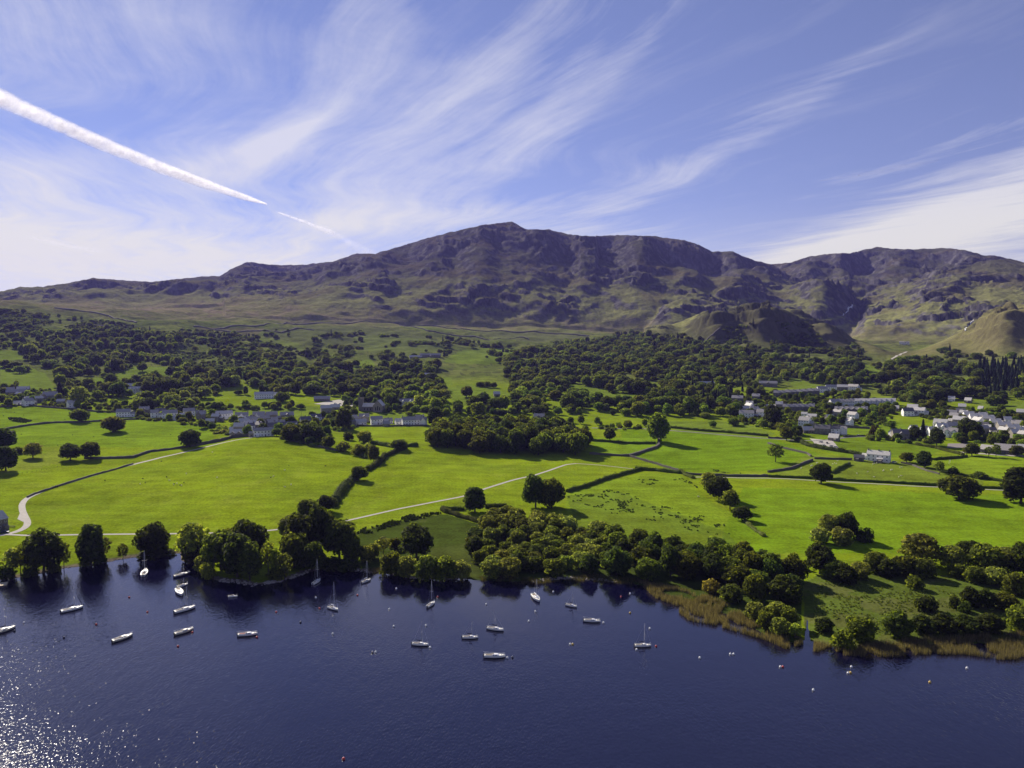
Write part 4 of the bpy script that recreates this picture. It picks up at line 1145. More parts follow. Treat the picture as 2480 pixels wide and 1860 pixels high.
Hs = [ # u, v, width, label, kwargs
 (40,955,44,'grey roofed stone house behind garden trees, far left of the picture',dict(wall='s',roof=0,st=1)),
 (57,948,26,'small pale roofed house above the garden trees at far left',dict(wall='b',roof=2,st=1)),
 (24,950,20,'low grey house at the far left edge among dark trees',dict(wall='s',roof=0,st=1)),
 (68,983,26,'white gable ended house at the road bend on the left',dict(wall='w',roof=0,yaw=30)),
 (46,981,22,'low white outbuilding joined left of the gable ended house',dict(wall='w',roof=2,st=1,chim=0,dep=5)),
 (86,974,14,'small slate roofed shed right of the gable ended house',dict(wall='s',roof=0,st=1,chim=0,dep=5,name='shed',cat='shed')),
 (122,966,30,'white house below the bright sloping field on the left',dict(wall='w',roof=0,yaw=-15)),
 (176,988,26,'small white cottage with two chimneys on the left road',dict(wall='w',roof=2,yaw=15)),
 (282,947,14,'tiny white house half hidden by trees left of the dormer house',dict(wall='w',roof=2,yaw=20)),
 (330,953,32,'long white house with a row of dormers in the left woods',dict(wall='w',roof=2,dormers=4,st=2)),
 (310,944,20,'pale roofed stone house behind the long dormer house',dict(wall='s',roof=2,st=2)),
 (300,1010,36,'white house with lean-to at the start of the village road',dict(wall='w',roof=0,yaw=-12,chim=2)),
 (350,1004,26,'dark gabled house behind bushes at the village start',dict(wall='s',roof=0,gables=1)),
 (412,1013,38,'white cottage row above the allotment bushes',dict(wall='w',roof=0)),
 (458,1008,30,'large white villa with hipped grey roof left of the village',dict(wall='w',roof=0,chim=1)),
 (447,1015,22,'pale roofed low barn in front of the white villa',dict(wall='b',roof=2,st=1,chim=0,name='barn',cat='barn')),
 (487,1008,26,'low grey roofed house right of the white villa',dict(wall='s',roof=0,st=1)),
 (543,1015,44,'pair of houses, left half stone and tall chimneys, behind the village',dict(wall='w',roof=2,chim=3)),
 (586,1019,34,'big white house with pyramid roof at the back of the village',dict(wall='w',roof=0,gables=1)),
 (627,1017,32,'brown roofed house in the back row of the village',dict(wall='s',roof=0,chim=1)),
 (658,1017,30,'grey roofed house in the back row with wide front window',dict(wall='b',roof=0,chim=1)),
 (695,1018,36,'grey house with front gable in the back row of the village',dict(wall='s',roof=0,gables=1,chim=1)),
 (705,1036,34,'house with dark roof and four white dormers',dict(wall='w',roof=1,dormers=4,st=1,chim=0,yaw=12)),
 (740,1029,28,'white house with dark roof right of the four dormers',dict(wall='w',roof=1,yaw=12,chim=1)),
 (765,1023,30,'tall white house with cross gable at the right end of the back row',dict(wall='w',roof=1,gables=1,yaw=12,chim=1)),
 (620,1030,24,'pinkish roofed cottage in the middle of the village',dict(wall='b',roof=0,chim=1)),
 (642,1026,20,'small grey cottage in the middle of the village',dict(wall='s',roof=0,chim=1)),
 (590,1034,24,'white gabled cottage in the middle of the village',dict(wall='w',roof=2,yaw=25,chim=1)),
 (600,1041,20,'little white house above the village lane',dict(wall='w',roof=2,yaw=35,chim=0)),
 (657,1037,20,'small stone gabled cottage between gardens',dict(wall='s',roof=0,yaw=20,chim=0)),
 (681,1032,18,'green grey roofed shed between gardens',dict(wall='s',roof=0,st=1,chim=0,name='shed',cat='shed')),
 (573,1057,34,'stone barn with two arched roof gables at the lane corner',dict(wall='b',roof=2,gables=2,st=1,chim=0,name='barn',cat='barn')),
 (580,1047,24,'stone house behind the barn with two arched gables',dict(wall='b',roof=2,chim=1,yaw=-10)),
 (638,1057,54,'long white front terrace with chimneys above the drumlin field',dict(wall='w',roof=0,chim=5,dep=6.5)),
 (668,1046,46,'brown roofed long house behind the white front terrace',dict(wall='s',roof=1,chim=0)),
 (790,1000,30,'two flat roofed white villas joined above the big round tree',dict(wall='b',roof=2,st=2,chim=0)),
 (812,992,22,'pale roofed house behind the big round tree',dict(wall='b',roof=2,st=1,chim=0)),
 (850,1034,16,'dark stone gabled house at the left of the church street',dict(wall='s',roof=1,yaw=50)),
 (874,1030,30,'white low shop with long canopy below the church',dict(wall='w',roof=2,st=1,chim=0)),
 (882,1022,24,'grey gabled house directly below the church',dict(wall='b',roof=0,gables=1)),
 (912,1029,32,'white house with grey roof below the churchyard',dict(wall='w',roof=0,chim=0)),
 (935,1031,14,'small pale roofed garage in the church street',dict(wall='s',roof=2,st=1,chim=0,name='garage',cat='garage')),
 (965,1028,16,'low pale outbuilding left of the long white terrace',dict(wall='w',roof=2,st=1,chim=0)),
 (998,1030,56,'long white terrace of shops beside the dark copse',dict(wall='w',roof=0,chim=4)),
 (1026,1031,16,'white gabled end house of the terrace beside the copse',dict(wall='w',roof=0,gables=1,chim=1)),
 (985,983,42,'white row with small gables in the trees right of the church',dict(wall='w',roof=0,gables=2,chim=2)),
 (640,966,44,'long white house behind the orchard trees on the band field',dict(wall='w',roof=2,chim=2)),
 (665,962,22,'grey shed right of the long white house at the orchard',dict(wall='s',roof=2,st=1,chim=0)),
 (780,972,38,'low dark stables beside the pale yard',dict(wall='s',roof=0,st=1,chim=0,name='stable',cat='stable')),
 (1007,868,30,'low pale roofed farm barn in the central woods',dict(wall='s',roof=2,st=1,chim=0,name='barn',cat='barn')),
 (1030,866,26,'dark farm house beside the low pale barn',dict(wall='s',roof=0,chim=1)),
 (1056,866,22,'dark farm barn, right one of the hill farm',dict(wall='s',roof=0,chim=0,name='barn',cat='barn')),
 (1036,913,30,'long pale bungalow in the central woods',dict(wall='w',roof=2,st=1,chim=0)),
 (1050,917,14,'second small pale bungalow beside the long one',dict(wall='w',roof=2,st=1,chim=0)),
 (970,912,24,'stone roofed house hidden in the central woods',dict(wall='s',roof=0,st=1,chim=1)),
 (1203,960,15,'small stone field barn with pale roof on the green slope',dict(wall='s',roof=2,st=1,chim=0,name='barn',cat='barn')),
 (1306,1022,30,'dark gabled lodge at the edge of the copse',dict(wall='s',roof=0,gables=1,chim=2)),
 (1711,934,38,'flat pale roofed villa alone in the dark woods',dict(wall='s',roof=2,chim=0,st=1)),
 (1860,937,42,'stone double villa with white chimney in the upper woods',dict(wall='s',roof=0,gables=1,chim=2)),
 (1786,975,26,'dark house with pale gable among trees left of the terraces',dict(wall='s',roof=0,chim=1)),
 (1831,966,18,'small slate roofed house among trees above the terraces',dict(wall='s',roof=0,chim=1,st=1)),
 (1808,1013,40,'white villa row at the foot of the dark wood',dict(wall='w',roof=0,chim=2)),
 (1848,1010,34,'white villa with pale garden above the road',dict(wall='w',roof=0,chim=1,yaw=-10)),
 (1990,951,22,'white gabled house at the right end of the upper stone terrace',dict(wall='w',roof=0,yaw=20,chim=1)),
 (2012,947,24,'pale house with grey roof above the upper terrace end',dict(wall='w',roof=0,yaw=15,chim=1)),
 (2040,947,24,'dark house with light flat roof in the upper row',dict(wall='s',roof=2,chim=0)),
 (2067,946,24,'white cottage highest at the right of the upper row',dict(wall='w',roof=0,yaw=-25,chim=1)),
 (2020,984,22,'white gabled house at the left end of the pale terrace',dict(wall='w',roof=0,yaw=30,chim=1)),
 (1887,990,16,'cream hipped house at the left end of the middle stone terrace',dict(wall='b',roof=2,chim=1)),
 (1949,1037,29,'tall white three storey house with dark windows',dict(wall='w',roof=0,st=3,chim=0,dep=9,yaw=-20,nwin=4)),
 (1948,1014,13,'small white flat topped annex behind the tall white house',dict(wall='w',roof=2,st=2,chim=0,dep=5)),
 (1967,1020,20,'low pale house right behind the tall white house',dict(wall='b',roof=2,st=2,chim=0,dep=6)),
 (1955,1049,24,'pale roofed yard shed under the tall white house',dict(wall='s',roof=2,st=1,chim=0,yaw=20,name='shed',cat='shed')),
 (1992,1052,40,'large stone house with tall pale gable ends at the crossroads',dict(wall='s',roof=1,chim=3,dep=9)),
 (2022,1052,20,'small white house right of the large stone house',dict(wall='w',roof=1,chim=2,dep=6)),
 (2040,1052,20,'white cottage with climbing plants by the road',dict(wall='w',roof=0,gables=1,dep=6)),
 (2020,1068,26,'pale roofed open fronted garage building',dict(wall='b',roof=2,st=1,chim=0,yaw=-15,name='garage',cat='garage')),
 (2128,1118,58,'long white cottage standing alone by the sheep field',dict(wall='w',roof=2,chim=3,dep=7,yaw=-12)),
 (2130,1121,12,'lean-to porch roof on the front of the long white cottage',dict(wall='b',roof=2,st=1,chim=0,dep=3,rise=.8,name='shed',cat='shed')),
 (2080,1117,22,'low dark stone fold shed left of the long white cottage',dict(wall='s',roof=1,st=1,chim=0,dep=5,name='shed',cat='shed')),
 (2198,1008,24,'white house with dark gables, left one of the white group',dict(wall='w',roof=1,yaw=20,chim=1)),
 (2226,1006,30,'white long house of the white group below the woods',dict(wall='w',roof=2,yaw=-15,chim=1)),
 (2210,998,26,'pale roofed house behind the white group',dict(wall='w',roof=2,chim=0)),
 (2170,995,12,'tiny white roofed hut at the wood edge',dict(wall='b',roof=2,st=1,chim=0,name='shed',cat='shed')),
 (2180,1065,42,'large grey house with long slate roof and front gable',dict(wall='b',roof=1,gables=1,chim=1,yaw=15,dep=10)),
 (2165,1062,16,'white gable end house left of the large grey house',dict(wall='w',roof=1,yaw=45,chim=0)),
 (2212,1052,16,'white house half hidden behind the conifer',dict(wall='w',roof=0,yaw=30,chim=0)),
 (2238,1054,14,'small white house between trees right of the conifer',dict(wall='w',roof=0,yaw=30,chim=0)),
 (2258,1056,18,'white cottage left of the big white guesthouse',dict(wall='w',roof=2,yaw=20,chim=1)),
 (2303,1060,34,'big white guesthouse with three gables',dict(wall='w',roof=0,gables=2,chim=2,dep=9,yaw=-8)),
 (2280,1048,24,'white gabled house behind the guesthouse, left one',dict(wall='w',roof=2,gables=1,chim=1,yaw=20)),
 (2305,1045,22,'slate roofed house behind the guesthouse, right one',dict(wall='b',roof=0,chim=1,yaw=20)),
 (2278,1034,34,'broad pale roofed chapel with two white end gables',dict(wall='w',roof=2,gables=2,chim=0,dep=10,st=1,rise=5,yaw=-10)),
 (2322,1030,28,'pale stone house with twin roofs in the right village',dict(wall='b',roof=2,chim=1,yaw=-10,dep=9)),
 (2308,1016,26,'grey roofed hall behind the chapel',dict(wall='b',roof=0,chim=0,st=1)),
 (2300,1007,14,'pale low house at the back left of the right village',dict(wall='b',roof=2,st=1,chim=0)),
 (2326,1009,18,'dark gabled house at the back of the right village',dict(wall='s',roof=1,gables=1,chim=0)),
 (2345,1017,26,'white house in the thick of the right village, left one',dict(wall='w',roof=2,yaw=20,chim=1)),
 (2360,1022,22,'white house in the thick of the right village, right one',dict(wall='w',roof=2,yaw=15,chim=1)),
 (2372,1015,34,'long dark roofed hall at the top of the right village',dict(wall='s',roof=1,st=1,chim=0)),
 (2336,1040,18,'stone gabled cottage in front of the chapel',dict(wall='b',roof=0,yaw=35,chim=0)),
 (2392,1027,24,'pale stone house right of the long dark hall',dict(wall='b',roof=2,chim=1,yaw=15)),
 (2410,1036,26,'white house with broad pale roof by the right street',dict(wall='w',roof=2,chim=1,yaw=15)),
 (2390,1045,16,'small pale roofed shed by the right street',dict(wall='b',roof=2,st=1,chim=0,name='shed',cat='shed')),
 (2430,1044,32,'pale terrace house, first of the right street row',dict(wall='b',roof=2,chim=1,yaw=22)),
 (2452,1050,30,'pale terrace house, second of the right street row',dict(wall='b',roof=2,chim=1,yaw=22)),
 (2472,1058,30,'pale terrace house, last of the right street row',dict(wall='b',roof=2,chim=1,yaw=22)),
 (2462,1040,26,'slate roofed house behind the right street row',dict(wall='w',roof=0,chim=2)),
 (2455,1063,18,'cream gabled house in front of the right street row',dict(wall='b',roof=2,yaw=35,chim=0)),
 (2436,1100,54,'long grey school hall behind slim trees',dict(wall='s',roof=0,st=1,chim=0,dep=12)),
 (2392,1098,32,'low dark hall left of the long grey school hall',dict(wall='s',roof=0,st=1,chim=0,dep=9,yaw=-25)),
 (2480,1096,24,'pale roofed low hall at the right edge',dict(wall='b',roof=2,st=1,chim=0)),
 (2304,972,14,'small white roofed house in the woods above the right village',dict(wall='w',roof=2,st=1,chim=0)),
 (2345,976,14,'pale roofed house right of the dark conifer',dict(wall='b',roof=2,st=1,chim=0)),
 (2330,991,16,'low pale roofed shed in the woods above the right village',dict(wall='b',roof=2,st=1,chim=0,name='shed',cat='shed')),
 (2375,997,10,'tiny pale roofed shed below the bright field',dict(wall='b',roof=2,st=1,chim=0,name='shed',cat='shed')),
 (2475,1005,26,'low pale roofed house at the right edge below the bright field',dict(wall='b',roof=2,st=1,chim=0)),
 (2184,834,11,'white quarry cottage at the mountain foot, left one',dict(wall='w',roof=0,chim=0,dep=6)),
 (2197,834,9,'white quarry cottage at the mountain foot, right one',dict(wall='w',roof=0,chim=0,dep=6)),
 (1856,1004,8,'little pale shed by the wooded villas',dict(wall='b',roof=2,st=1,chim=0,name='shed',cat='shed',dep=4)),
 (-6,1286,30,'dark boathouse barn with pale roof cut by the left edge',dict(wall='s',roof=2,st=2,chim=0,name='barn',cat='barn',yaw=35,dep=9)),
]
for h_ in Hs: house(h_[0], h_[1], h_[2], h_[3], **h_[4])
# terraces: one house per dwelling
def terrace(u0, v0, u1, v1, nh, label, group, **kw):
    dp = kw.get('dep', 8.0)
    for i in range(nh):
        t_ = (i + .5) / nh; kw['dep'] = dp + rng.uniform(-.8, .8); kw['yaw'] = rng.uniform(-3, 3)
        house(u0 + (u1 - u0) * t_, v0 + (v1 - v0) * t_, (u1 - u0) / nh * 1.0, label, group=group, **kw)
terrace(1874, 962, 1984, 956, 8, 'slate roofed stone house in the long upper terrace on the wooded hill', 'long upper stone terrace', wall='s', roof=0, chim=1, dep=7.5, nwin=2)
terrace(1896, 996, 1972, 996, 6, 'slate roofed dark stone house in the middle terrace', 'middle stone terrace', wall='s', roof=0, chim=1, dep=7.5, nwin=2)
terrace(2030, 984, 2068, 983, 4, 'white house under slate in the left part of the long pale terrace', 'left part of the pale terrace', wall='w', roof=0, chim=1, nwin=2)
terrace(2070, 982, 2168, 982, 8, 'white house with pale roof in the right part of the long pale terrace', 'right part of the pale terrace', wall='w', roof=2, chim=0, nwin=2)
terrace(2022, 1003, 2100, 1004, 6, 'dark stone house with front gable in the lower terrace', 'lower stone terrace', wall='s', roof=0, chim=1, gables=1, nwin=2)
FILL = [([(560,1018),(700,1016),(690,1040),(650,1048),(600,1046)], 'among the close packed village houses', 11), ([(330,1004),(520,1012),(540,1030),(400,1020)], 'at the left approach of the village', 6),
        ([(850,1022),(1030,1024),(1020,1032),(850,1036)], 'in the church street', 5), ([(2290,1005),(2480,1030),(2480,1068),(2380,1052),(2300,1040)], 'packed inside the right village', 22),
        ([(1790,985),(1880,985),(1880,1008),(1790,1012)], 'among the wooded gardens left of the terraces', 6), ([(1900,1008),(2090,1008),(2080,1034),(1960,1030)], 'below the hillside terraces', 7), ([(0,945),(110,950),(160,985),(40,980)], 'in the gardens at the far left', 5)]
for poly, where, cnt in FILL:
    done = 0
    for tr in range(400):
        if done >= cnt: break
        us = [p[0] for p in poly]; vs = [p[1] for p in poly]
        u_, v_ = float(rng.uniform(min(us), max(us))), float(rng.uniform(min(vs), max(vs)))
        if not in_poly(poly, np.array(u_), np.array(v_)): continue
        x, y, z = ground(u_, v_)
        if any(math.hypot(x - a, y - b_) < q * .9 + 7 for a, b_, q in HOUSES_XY): continue
        wl = random.choice('wwwbbs'); rf = random.choice([0, 0, 2, 2, 1])
        hh_ = house(u_, v_, float(rng.uniform(14, 22)), 'small %s cottage with %s roof %s' % ({'w': 'white', 'b': 'buff stone', 's': 'dark stone'}[wl], ['grey', 'dark', 'pale'][rf], where), wall=wl, roof=rf, yaw=float(rng.uniform(-50, 50)), dep=float(rng.uniform(6, 8)), chim=int(rng.integers(0, 3)), st=int(rng.integers(1, 3)))
        hh_['group'] = 'small cottages ' + where
        done += 1
# the church: nave, chancel and square tower
x, y, z = ground(893, 997)
t = thing('church', 'stone church with pale roofs and a dark square tower', 'church', (x + 2, y + 8, z), -math.atan2(x, y) - .25)
mb = MB(); gable_wall(mb, -11, 4, -4.5, 4.5, -3, 6.5, 4.2); mb.build('chancel_wall', STONE, t)
mb = MB(); gable_roof(mb, -11, 4, -4.5, 4.5, 6.5, 4.2); mb.build('chancel_roof', SLATE3, t)
mb = MB(); gable_wall(mb, -9, 7, 4.2, 17, -3, 8.0, 7.0, 'y'); mb.build('nave_wall', STONE2, t)
mb = MB(); gable_roof(mb, -9, 7, 4.2, 17, 8.0, 7.0, .4, .2, 'y'); mb.build('nave_roof', SLATE3, t)
mb = MB(); mb.box(-16.6, -11.1, -2.8, 2.8, -3, 17); mb.box(-16.9, -10.8, -3.1, 3.1, 17, 17.5)
tw = mb.build('tower', STONE, t)
mb = MB()
for i in range(4):
    for j in range(4):
        if i in (0, 3) or j in (0, 3): mb.box(-16.8 + i * 1.75, -16.1 + i * 1.75, -3.0 + j * 1.75, -2.3 + j * 1.75, 17.5, 18.4)
mb.build('battlement', STONE, tw)
for wx in (-2.6, 0, 2.6):
    mb = MB(); mb.box(10.6 + wx - .6, 10.6 + wx + .6, -9.15, -8.9, 1.8, 6.0 + (1.4 if wx == 0 else 0)); mb.build('window', GLASS, t)
for wx in (-8, -4, 0):
    mb = MB(); mb.box(wx - .5, wx + .5, -4.6, -4.4, 1.5, 4.2); mb.build('window', GLASS, t)
HOUSES_XY.append((x, y + 6, 17))

# ================================================================ walls, hedges, fences
HEDGE = LEAF_DARK
def ribbon(line, prof_fn, name, mat):
    """sweep a cross-section along a ground line"""
    L = np.asarray(line); n = len(L)
    d = np.gradient(L, axis=0); d /= np.linalg.norm(d, axis=1, keepdims=True) + 1e-9
    nrm = np.stack([-d[:, 1], d[:, 0]], 1)
    V = []; Fq = []
    for i in range(n):
        pr = prof_fn(i)
        for (o, h) in pr:
            px_, py_ = L[i] + nrm[i] * o
            V.append((px_, py_, float(Hxy(px_, py_)) + h))
    m_ = len(prof_fn(0))
    for i in range(n - 1):
        for k in range(m_ - 1):
            Fq.append((i*m_+k, (i+1)*m_+k, (i+1)*m_+k+1, i*m_+k+1))
    caps = [tuple(range(m_)), tuple(reversed(range((n-1)*m_, n*m_)))] if m_ > 2 else []
    fl = [np.array(Fq)] + ([np.array(caps)] if caps else [])
    return mesh_np(name, V, fl, mat)
DRY = mat_plain('drystone', (0.115, 0.105, 0.095), 0.95, 0.1, 0.45, 2.2)
def stone_wall(pts, label, h=1.5, w=0.8, step=3.0):
    L = ground_line(pts, step)
    rr = rng.uniform(.8, 1.15, len(L) + 2)
    o = ob('field_wall', ribbon(L, lambda i: [(-w/2, -.4), (-w*.4, h*rr[i]), (w*.4, h*rr[i]*.97), (w/2, -.4)], 'field_wall', DRY))
    return tag(o, label, 'wall')
def hedge(pts, label, h=2.2, w=1.8, dens=9, step=3.0, mat=None, cs=.33):
    L = ground_line(pts, step)
    L = L + rng.normal(size=L.shape) * .25
    rr = rng.uniform(.7, 1.15, len(L) + 2)
    mat = mat or LEAF_DARK
    me_ = ribbon(L, lambda i: [(-w/2*rr[i], -.3), (-w*.45, h*.5*rr[i]), (-w*.25, h*.88*rr[i]), (w*.25, h*.86*rr[i]), (w*.45, h*.5*rr[i]), (w/2*rr[i], -.3)], 'hedge', mat)
    # leaf sprays over it
    seg = np.linalg.norm(np.diff(L, axis=0), axis=1)
    n = int(seg.sum() * dens)
    k = rng.choice(len(seg), n, p=seg / seg.sum()); t_ = rng.uniform(0, 1, (n, 1))
    P = L[k] * (1 - t_) + L[k + 1] * t_
    d = (L[k + 1] - L[k]) / seg[k][:, None]; nr = np.stack([-d[:, 1], d[:, 0]], 1)
    th = rng.uniform(-1.45, 1.45, n)
    rk = rr[k] * rng.uniform(.85, 1.15, n)
    P = P + nr * (np.sin(th) * w * .52 * rk)[:, None]
    zz = Hxy(P[:, 0], P[:, 1]) + np.maximum(.1, np.cos(th)) * h * rk
    Nn = np.stack([nr[:, 0] * np.sin(th), nr[:, 1] * np.sin(th), np.cos(th)], 1) + unit(n) * .5
    Nn /= np.linalg.norm(Nn, axis=1, keepdims=True)
    V, Fq = cards(np.stack([P[:, 0], P[:, 1], zz], 1), Nn, cs)
    V0 = np.empty(len(me_.vertices) * 3); me_.vertices.foreach_get('co', V0); V0 = V0.reshape(-1, 3)
    base = [list(p.vertices) for p in me_.polygons]
    q4 = np.array([f for f in base if len(f) == 4]); q6 = np.array([f for f in base if len(f) == 6])
    me2 = mesh_np('hedge', np.concatenate([V0, V]), [np.concatenate([q4, Fq + len(V0)]), q6], mat)
    bpy.data.meshes.remove(me_)
    return tag(ob('hedge', me2), label, 'hedge')
def Z(off, *p):
    """points read from an enlargement of the photograph"""
    return [(off[0] + a / 3.568, off[1] + b_ / 3.568) for a, b_ in p]
z1, z2, z3, z4 = (0, 900), (620, 900), (1240, 900), (1860, 900)
stone_wall(Z(z1,(40,500),(250,465),(450,445),(650,440),(870,430),(1050,420),(1180,415)), 'dark stone wall across the far left pasture behind two trees', 1.9, 1.6)
stone_wall(Z(z1,(730,752),(850,755),(1150,745),(1300,695),(1550,665),(1700,640)), 'dark stone wall climbing from the paired trees to the lane', 2.0, 1.6)
stone_wall(Z(z1,(1700,640),(1900,605),(2000,575),(2170,560),(2212,562)), 'high dark wall beside the lane below the village', 3.0, 1.6)
stone_wall(Z(z1,(235,1090),(300,1060),(480,1000),(700,930),(950,860),(1150,800)), 'low dark wall along the outer side of the curving lane', 1.2, 1.0)
stone_wall(Z(z1,(0,310),(200,292),(400,310),(700,335),(900,350),(1010,352)), 'dark roadside wall along the top of the left pasture', 1.9, 1.2)
stone_wall(Z(z2,(870,472),(1200,474),(1480,472)), 'dark wall between the church street and the field below', 2.0, 1.2)
stone_wall(Z(z2,(290,592),(380,612),(560,655),(700,685)), 'dark wall standing in for shadow under the trees at the right foot of the drumlin', 1.8, 1.2)  # wall added where a shadow darkens the foot of the field
hedge(Z(z2,(660,1170),(700,1090),(760,1010),(850,925)), 'tall thick hedge between the two big pastures', 4.2, 6.5, 40, 3.0, None, .45)
hedge(Z(z2,(960,860),(1060,800),(1110,740),(1220,692),(1290,665)), 'shaggy hedge from the round hedge tree up to the copse', 4.0, 4.5, 26, 3.0, None, .4)
hedge(Z(z2,(830,700),(900,725),(950,752)), 'short hedge joining the tall hedge top from the left', 2.6, 3.0, 20)
hedge(Z(z2,(1000,622),(1100,640),(1180,655),(1400,645)), 'bushy hedge below the church street field', 3.6, 4.5, 20, 3.0, None, .4)
hedge(Z(z2,(1605,1192),(1700,1196),(1800,1196)), 'hedge corner left of the lone egg shaped tree', 2.2, 3.2, 24)
hedge(Z(z2,(1980,1180),(2080,1172),(2160,1165)), 'hedge right of the lone egg shaped tree', 2.6, 4.0, 24)
hedge(Z(z2,(1605,1196),(1650,1218),(1760,1255),(1850,1280),(1935,1308)), 'pale hedge curving down to the marsh wood', 2.6, 3.4, 24, 3.0, LEAF_MID)
hedge(Z(z3,(680,600),(850,610),(1050,625),(1240,622)), 'dark hedge across the small fields right of the copse', 2.6, 3.2, 14)
stone_wall(Z(z3,(1262,560),(1270,600),(1268,640),(1240,662),(1140,692),(1060,722),(1010,727)), 'broad dark wall curling down from the layered tree', 2.2, 2.4)
stone_wall(Z(z3,(670,712),(850,725),(1010,732)), 'dark wall running right from the copse foot', 2.0, 1.8)
stone_wall(Z(z3,(1010,732),(1060,747),(1250,802),(1450,862)), 'straight dark wall slanting down across the middle pastures', 1.8, 1.5)
hedge(Z(z3,(1070,848),(1250,858),(1450,882)), 'thick hedge above the tussocky field', 2.8, 3.8, 20)
hedge(Z(z3,(1450,862),(1500,895),(1570,925)), 'pale overgrown wall end right of the thick hedge', 2.2, 3.6, 18, 3.0, LEAF_MID)
hedge(Z(z3,(480,1042),(650,992),(850,922),(1000,882),(1120,848)), 'long hedge slanting up from the twin tree', 2.8, 3.2, 20)
hedge(Z(z3,(1340,484),(1500,500),(1800,525),(2212,560)), 'dark roadside hedge above the big middle pasture', 2.8, 3.2, 12)
hedge(Z(z3,(2010,1292),(2050,1330),(2100,1372),(2180,1425)), 'grey hedge running down from the row of four trees', 1.6, 2.4, 20, 3.0, LEAF_PALE)
stone_wall(Z(z3,(1500,885),(1560,893),(1800,903),(2212,908)), 'dark wall along the track, middle part', 1.9, 1.5)
stone_wall(Z(z4,(0,872),(200,842),(350,782),(385,770)), 'dark wall of the open crowned tree field, lower side', 1.8, 1.5)
stone_wall(Z(z4,(372,735),(340,712),(120,662),(0,622)), 'grey wall of the open crowned tree field, upper side', 1.7, 1.4)
stone_wall(Z(z4,(400,755),(560,760),(725,765)), 'short dark wall left of the stone fold shed', 1.8, 1.2)
stone_wall(Z(z4,(790,758),(900,755)), 'short dark wall joining the long white cottage', 1.8, 1.2)
hedge(Z(z4,(550,882),(620,842),(705,802)), 'short dark hedge behind the tree on the long hedge', 2.4, 2.6, 16)
hedge(Z(z4,(0,912),(400,927),(560,937),(800,952),(1200,972),(1530,992)), 'long dark hedge below the sheep field', 2.2, 2.2, 14)
hedge(Z(z4,(1840,1007),(1950,1012),(2080,1018)), 'dark hedge right of the umbrella tree', 2.2, 2.2, 14)
hedge(Z(z4,(240,595),(350,645),(500,675),(700,705),(880,738)), 'shaggy hedge below the builders yard', 3.6, 4.5, 16, 3.0, None, .4)
hedge(Z(z4,(1500,872),(1700,903),(1900,932),(2080,962)), 'hedge along the lower side of the playing field', 2.2, 3.0, 14)
stone_wall(Z(z4,(1150,792),(1250,812),(1380,862),(1480,888)), 'pale stone wall right of the long white cottage', 1.4, 1.0)
hedge(Z(z4,(1420,765),(1600,752),(1720,738)), 'dark hedge at the top of the playing field', 2.4, 2.6, 14)
hedge(Z(z4,(1280,632),(1450,662),(1600,702),(1690,722)), 'green hedge rising to the guesthouse', 2.4, 3.5, 14, 3.0, LEAF_MID)
stone_wall(Z(z4,(0,577),(160,582)), 'dark road wall left of the builders yard', 2.0, 1.2)
stone_wall(Z(z4,(650,568),(780,560),(900,556)), 'dark road wall right of the white cottages', 1.6, 1.0)
stone_wall(Z(z4,(560,470),(700,485),(880,495)), 'dark wall above the small green paddock', 2.6, 1.5)
# moor walls, thin dark lines seen far off
MW2 = [[(131,746),(206,755),(263,765),(330,782)], [(184,787),(255,790),(310,800)], [(469,791),(560,790),(638,788),(713,785),(830,785)], [(830,785),(961,783),(1055,789),(1130,798)],
       [(1130,798),(1186,803),(1299,803),(1355,809),(1427,814)], [(968,788),(1036,802),(1150,815),(1280,822)], [(520,800),(600,802),(680,806),(760,800)], [(1700,830),(1725,812),(1745,796)]]
for i, p in enumerate(MW2):
    stone_wall(p, ['dark moor wall curving over the left brow','short dark wall below the left brow','long level wall at the foot of the far left fells','long level wall below the big mountain, left half','long level wall below the big mountain, right half','dark wall slanting across the upper fields','dark wall between the highest green fields','dark wall climbing the left flank of the wooded knoll'][i], 3.0, 4.0, 8.0)
# post and wire fence by the pale field
L = ground_line(Z(z1,(0,925),(150,890),(400,850),(530,820)), 3.5)
fw = thing('post_fence', 'thin post and wire fence along the pale straw field', 'fence', (L[0][0], L[0][1], float(Hxy(*L[0]))))
pm_ = MB(); pm_.box(-.06, .06, -.06, .06, -.2, 1.25); pme = pm_.mesh('post', BARK)
for p in L: ob('post', pme, fw, (p[0] - L[0][0], p[1] - L[0][1], float(Hxy(*p)) - float(Hxy(*L[0]))))
mb = MB()
for hh_ in (.6, 1.1): mb.tube([(p[0] - L[0][0], p[1] - L[0][1], float(Hxy(*p)) - float(Hxy(*L[0])) + hh_) for p in L], .02, 3)
mb.build('wire', BARK, fw)

# ================================================================ roads and tracks
GRAVEL = mat_plain('pale_gravel', (0.37, 0.345, 0.31), 0.95, 0.1, 0.15, .8)
TAR = mat_plain('grey_tarmac', (0.17, 0.165, 0.165), 0.9, 0.15, 0.15, .8)
def road(pts, w, name, mat, lift=0.12):
    L = ground_line(pts, 2.5)
    for _ in range(3): L[1:-1] = (L[:-2] + L[1:-1] * 2 + L[2:]) / 4
    o = ob(name, ribbon(L, lambda i: [(-w/2, lift), (-w/6, lift), (w/6, lift), (w/2, lift)], name, mat))
    return tag(o, kind='structure')
road(Z(z1,(-60,1425),(0,1418),(80,1405),(180,1375),(235,1335),(240,1300),(215,1250),(193,1200),(188,1155),(210,1115),(250,1085),(400,1020),(600,960),(800,900),(1000,840),(1200,790),(1400,740),(1560,705),(1750,660),(1930,615),(2050,590),(2180,572)), 3.6, 'lane', GRAVEL)
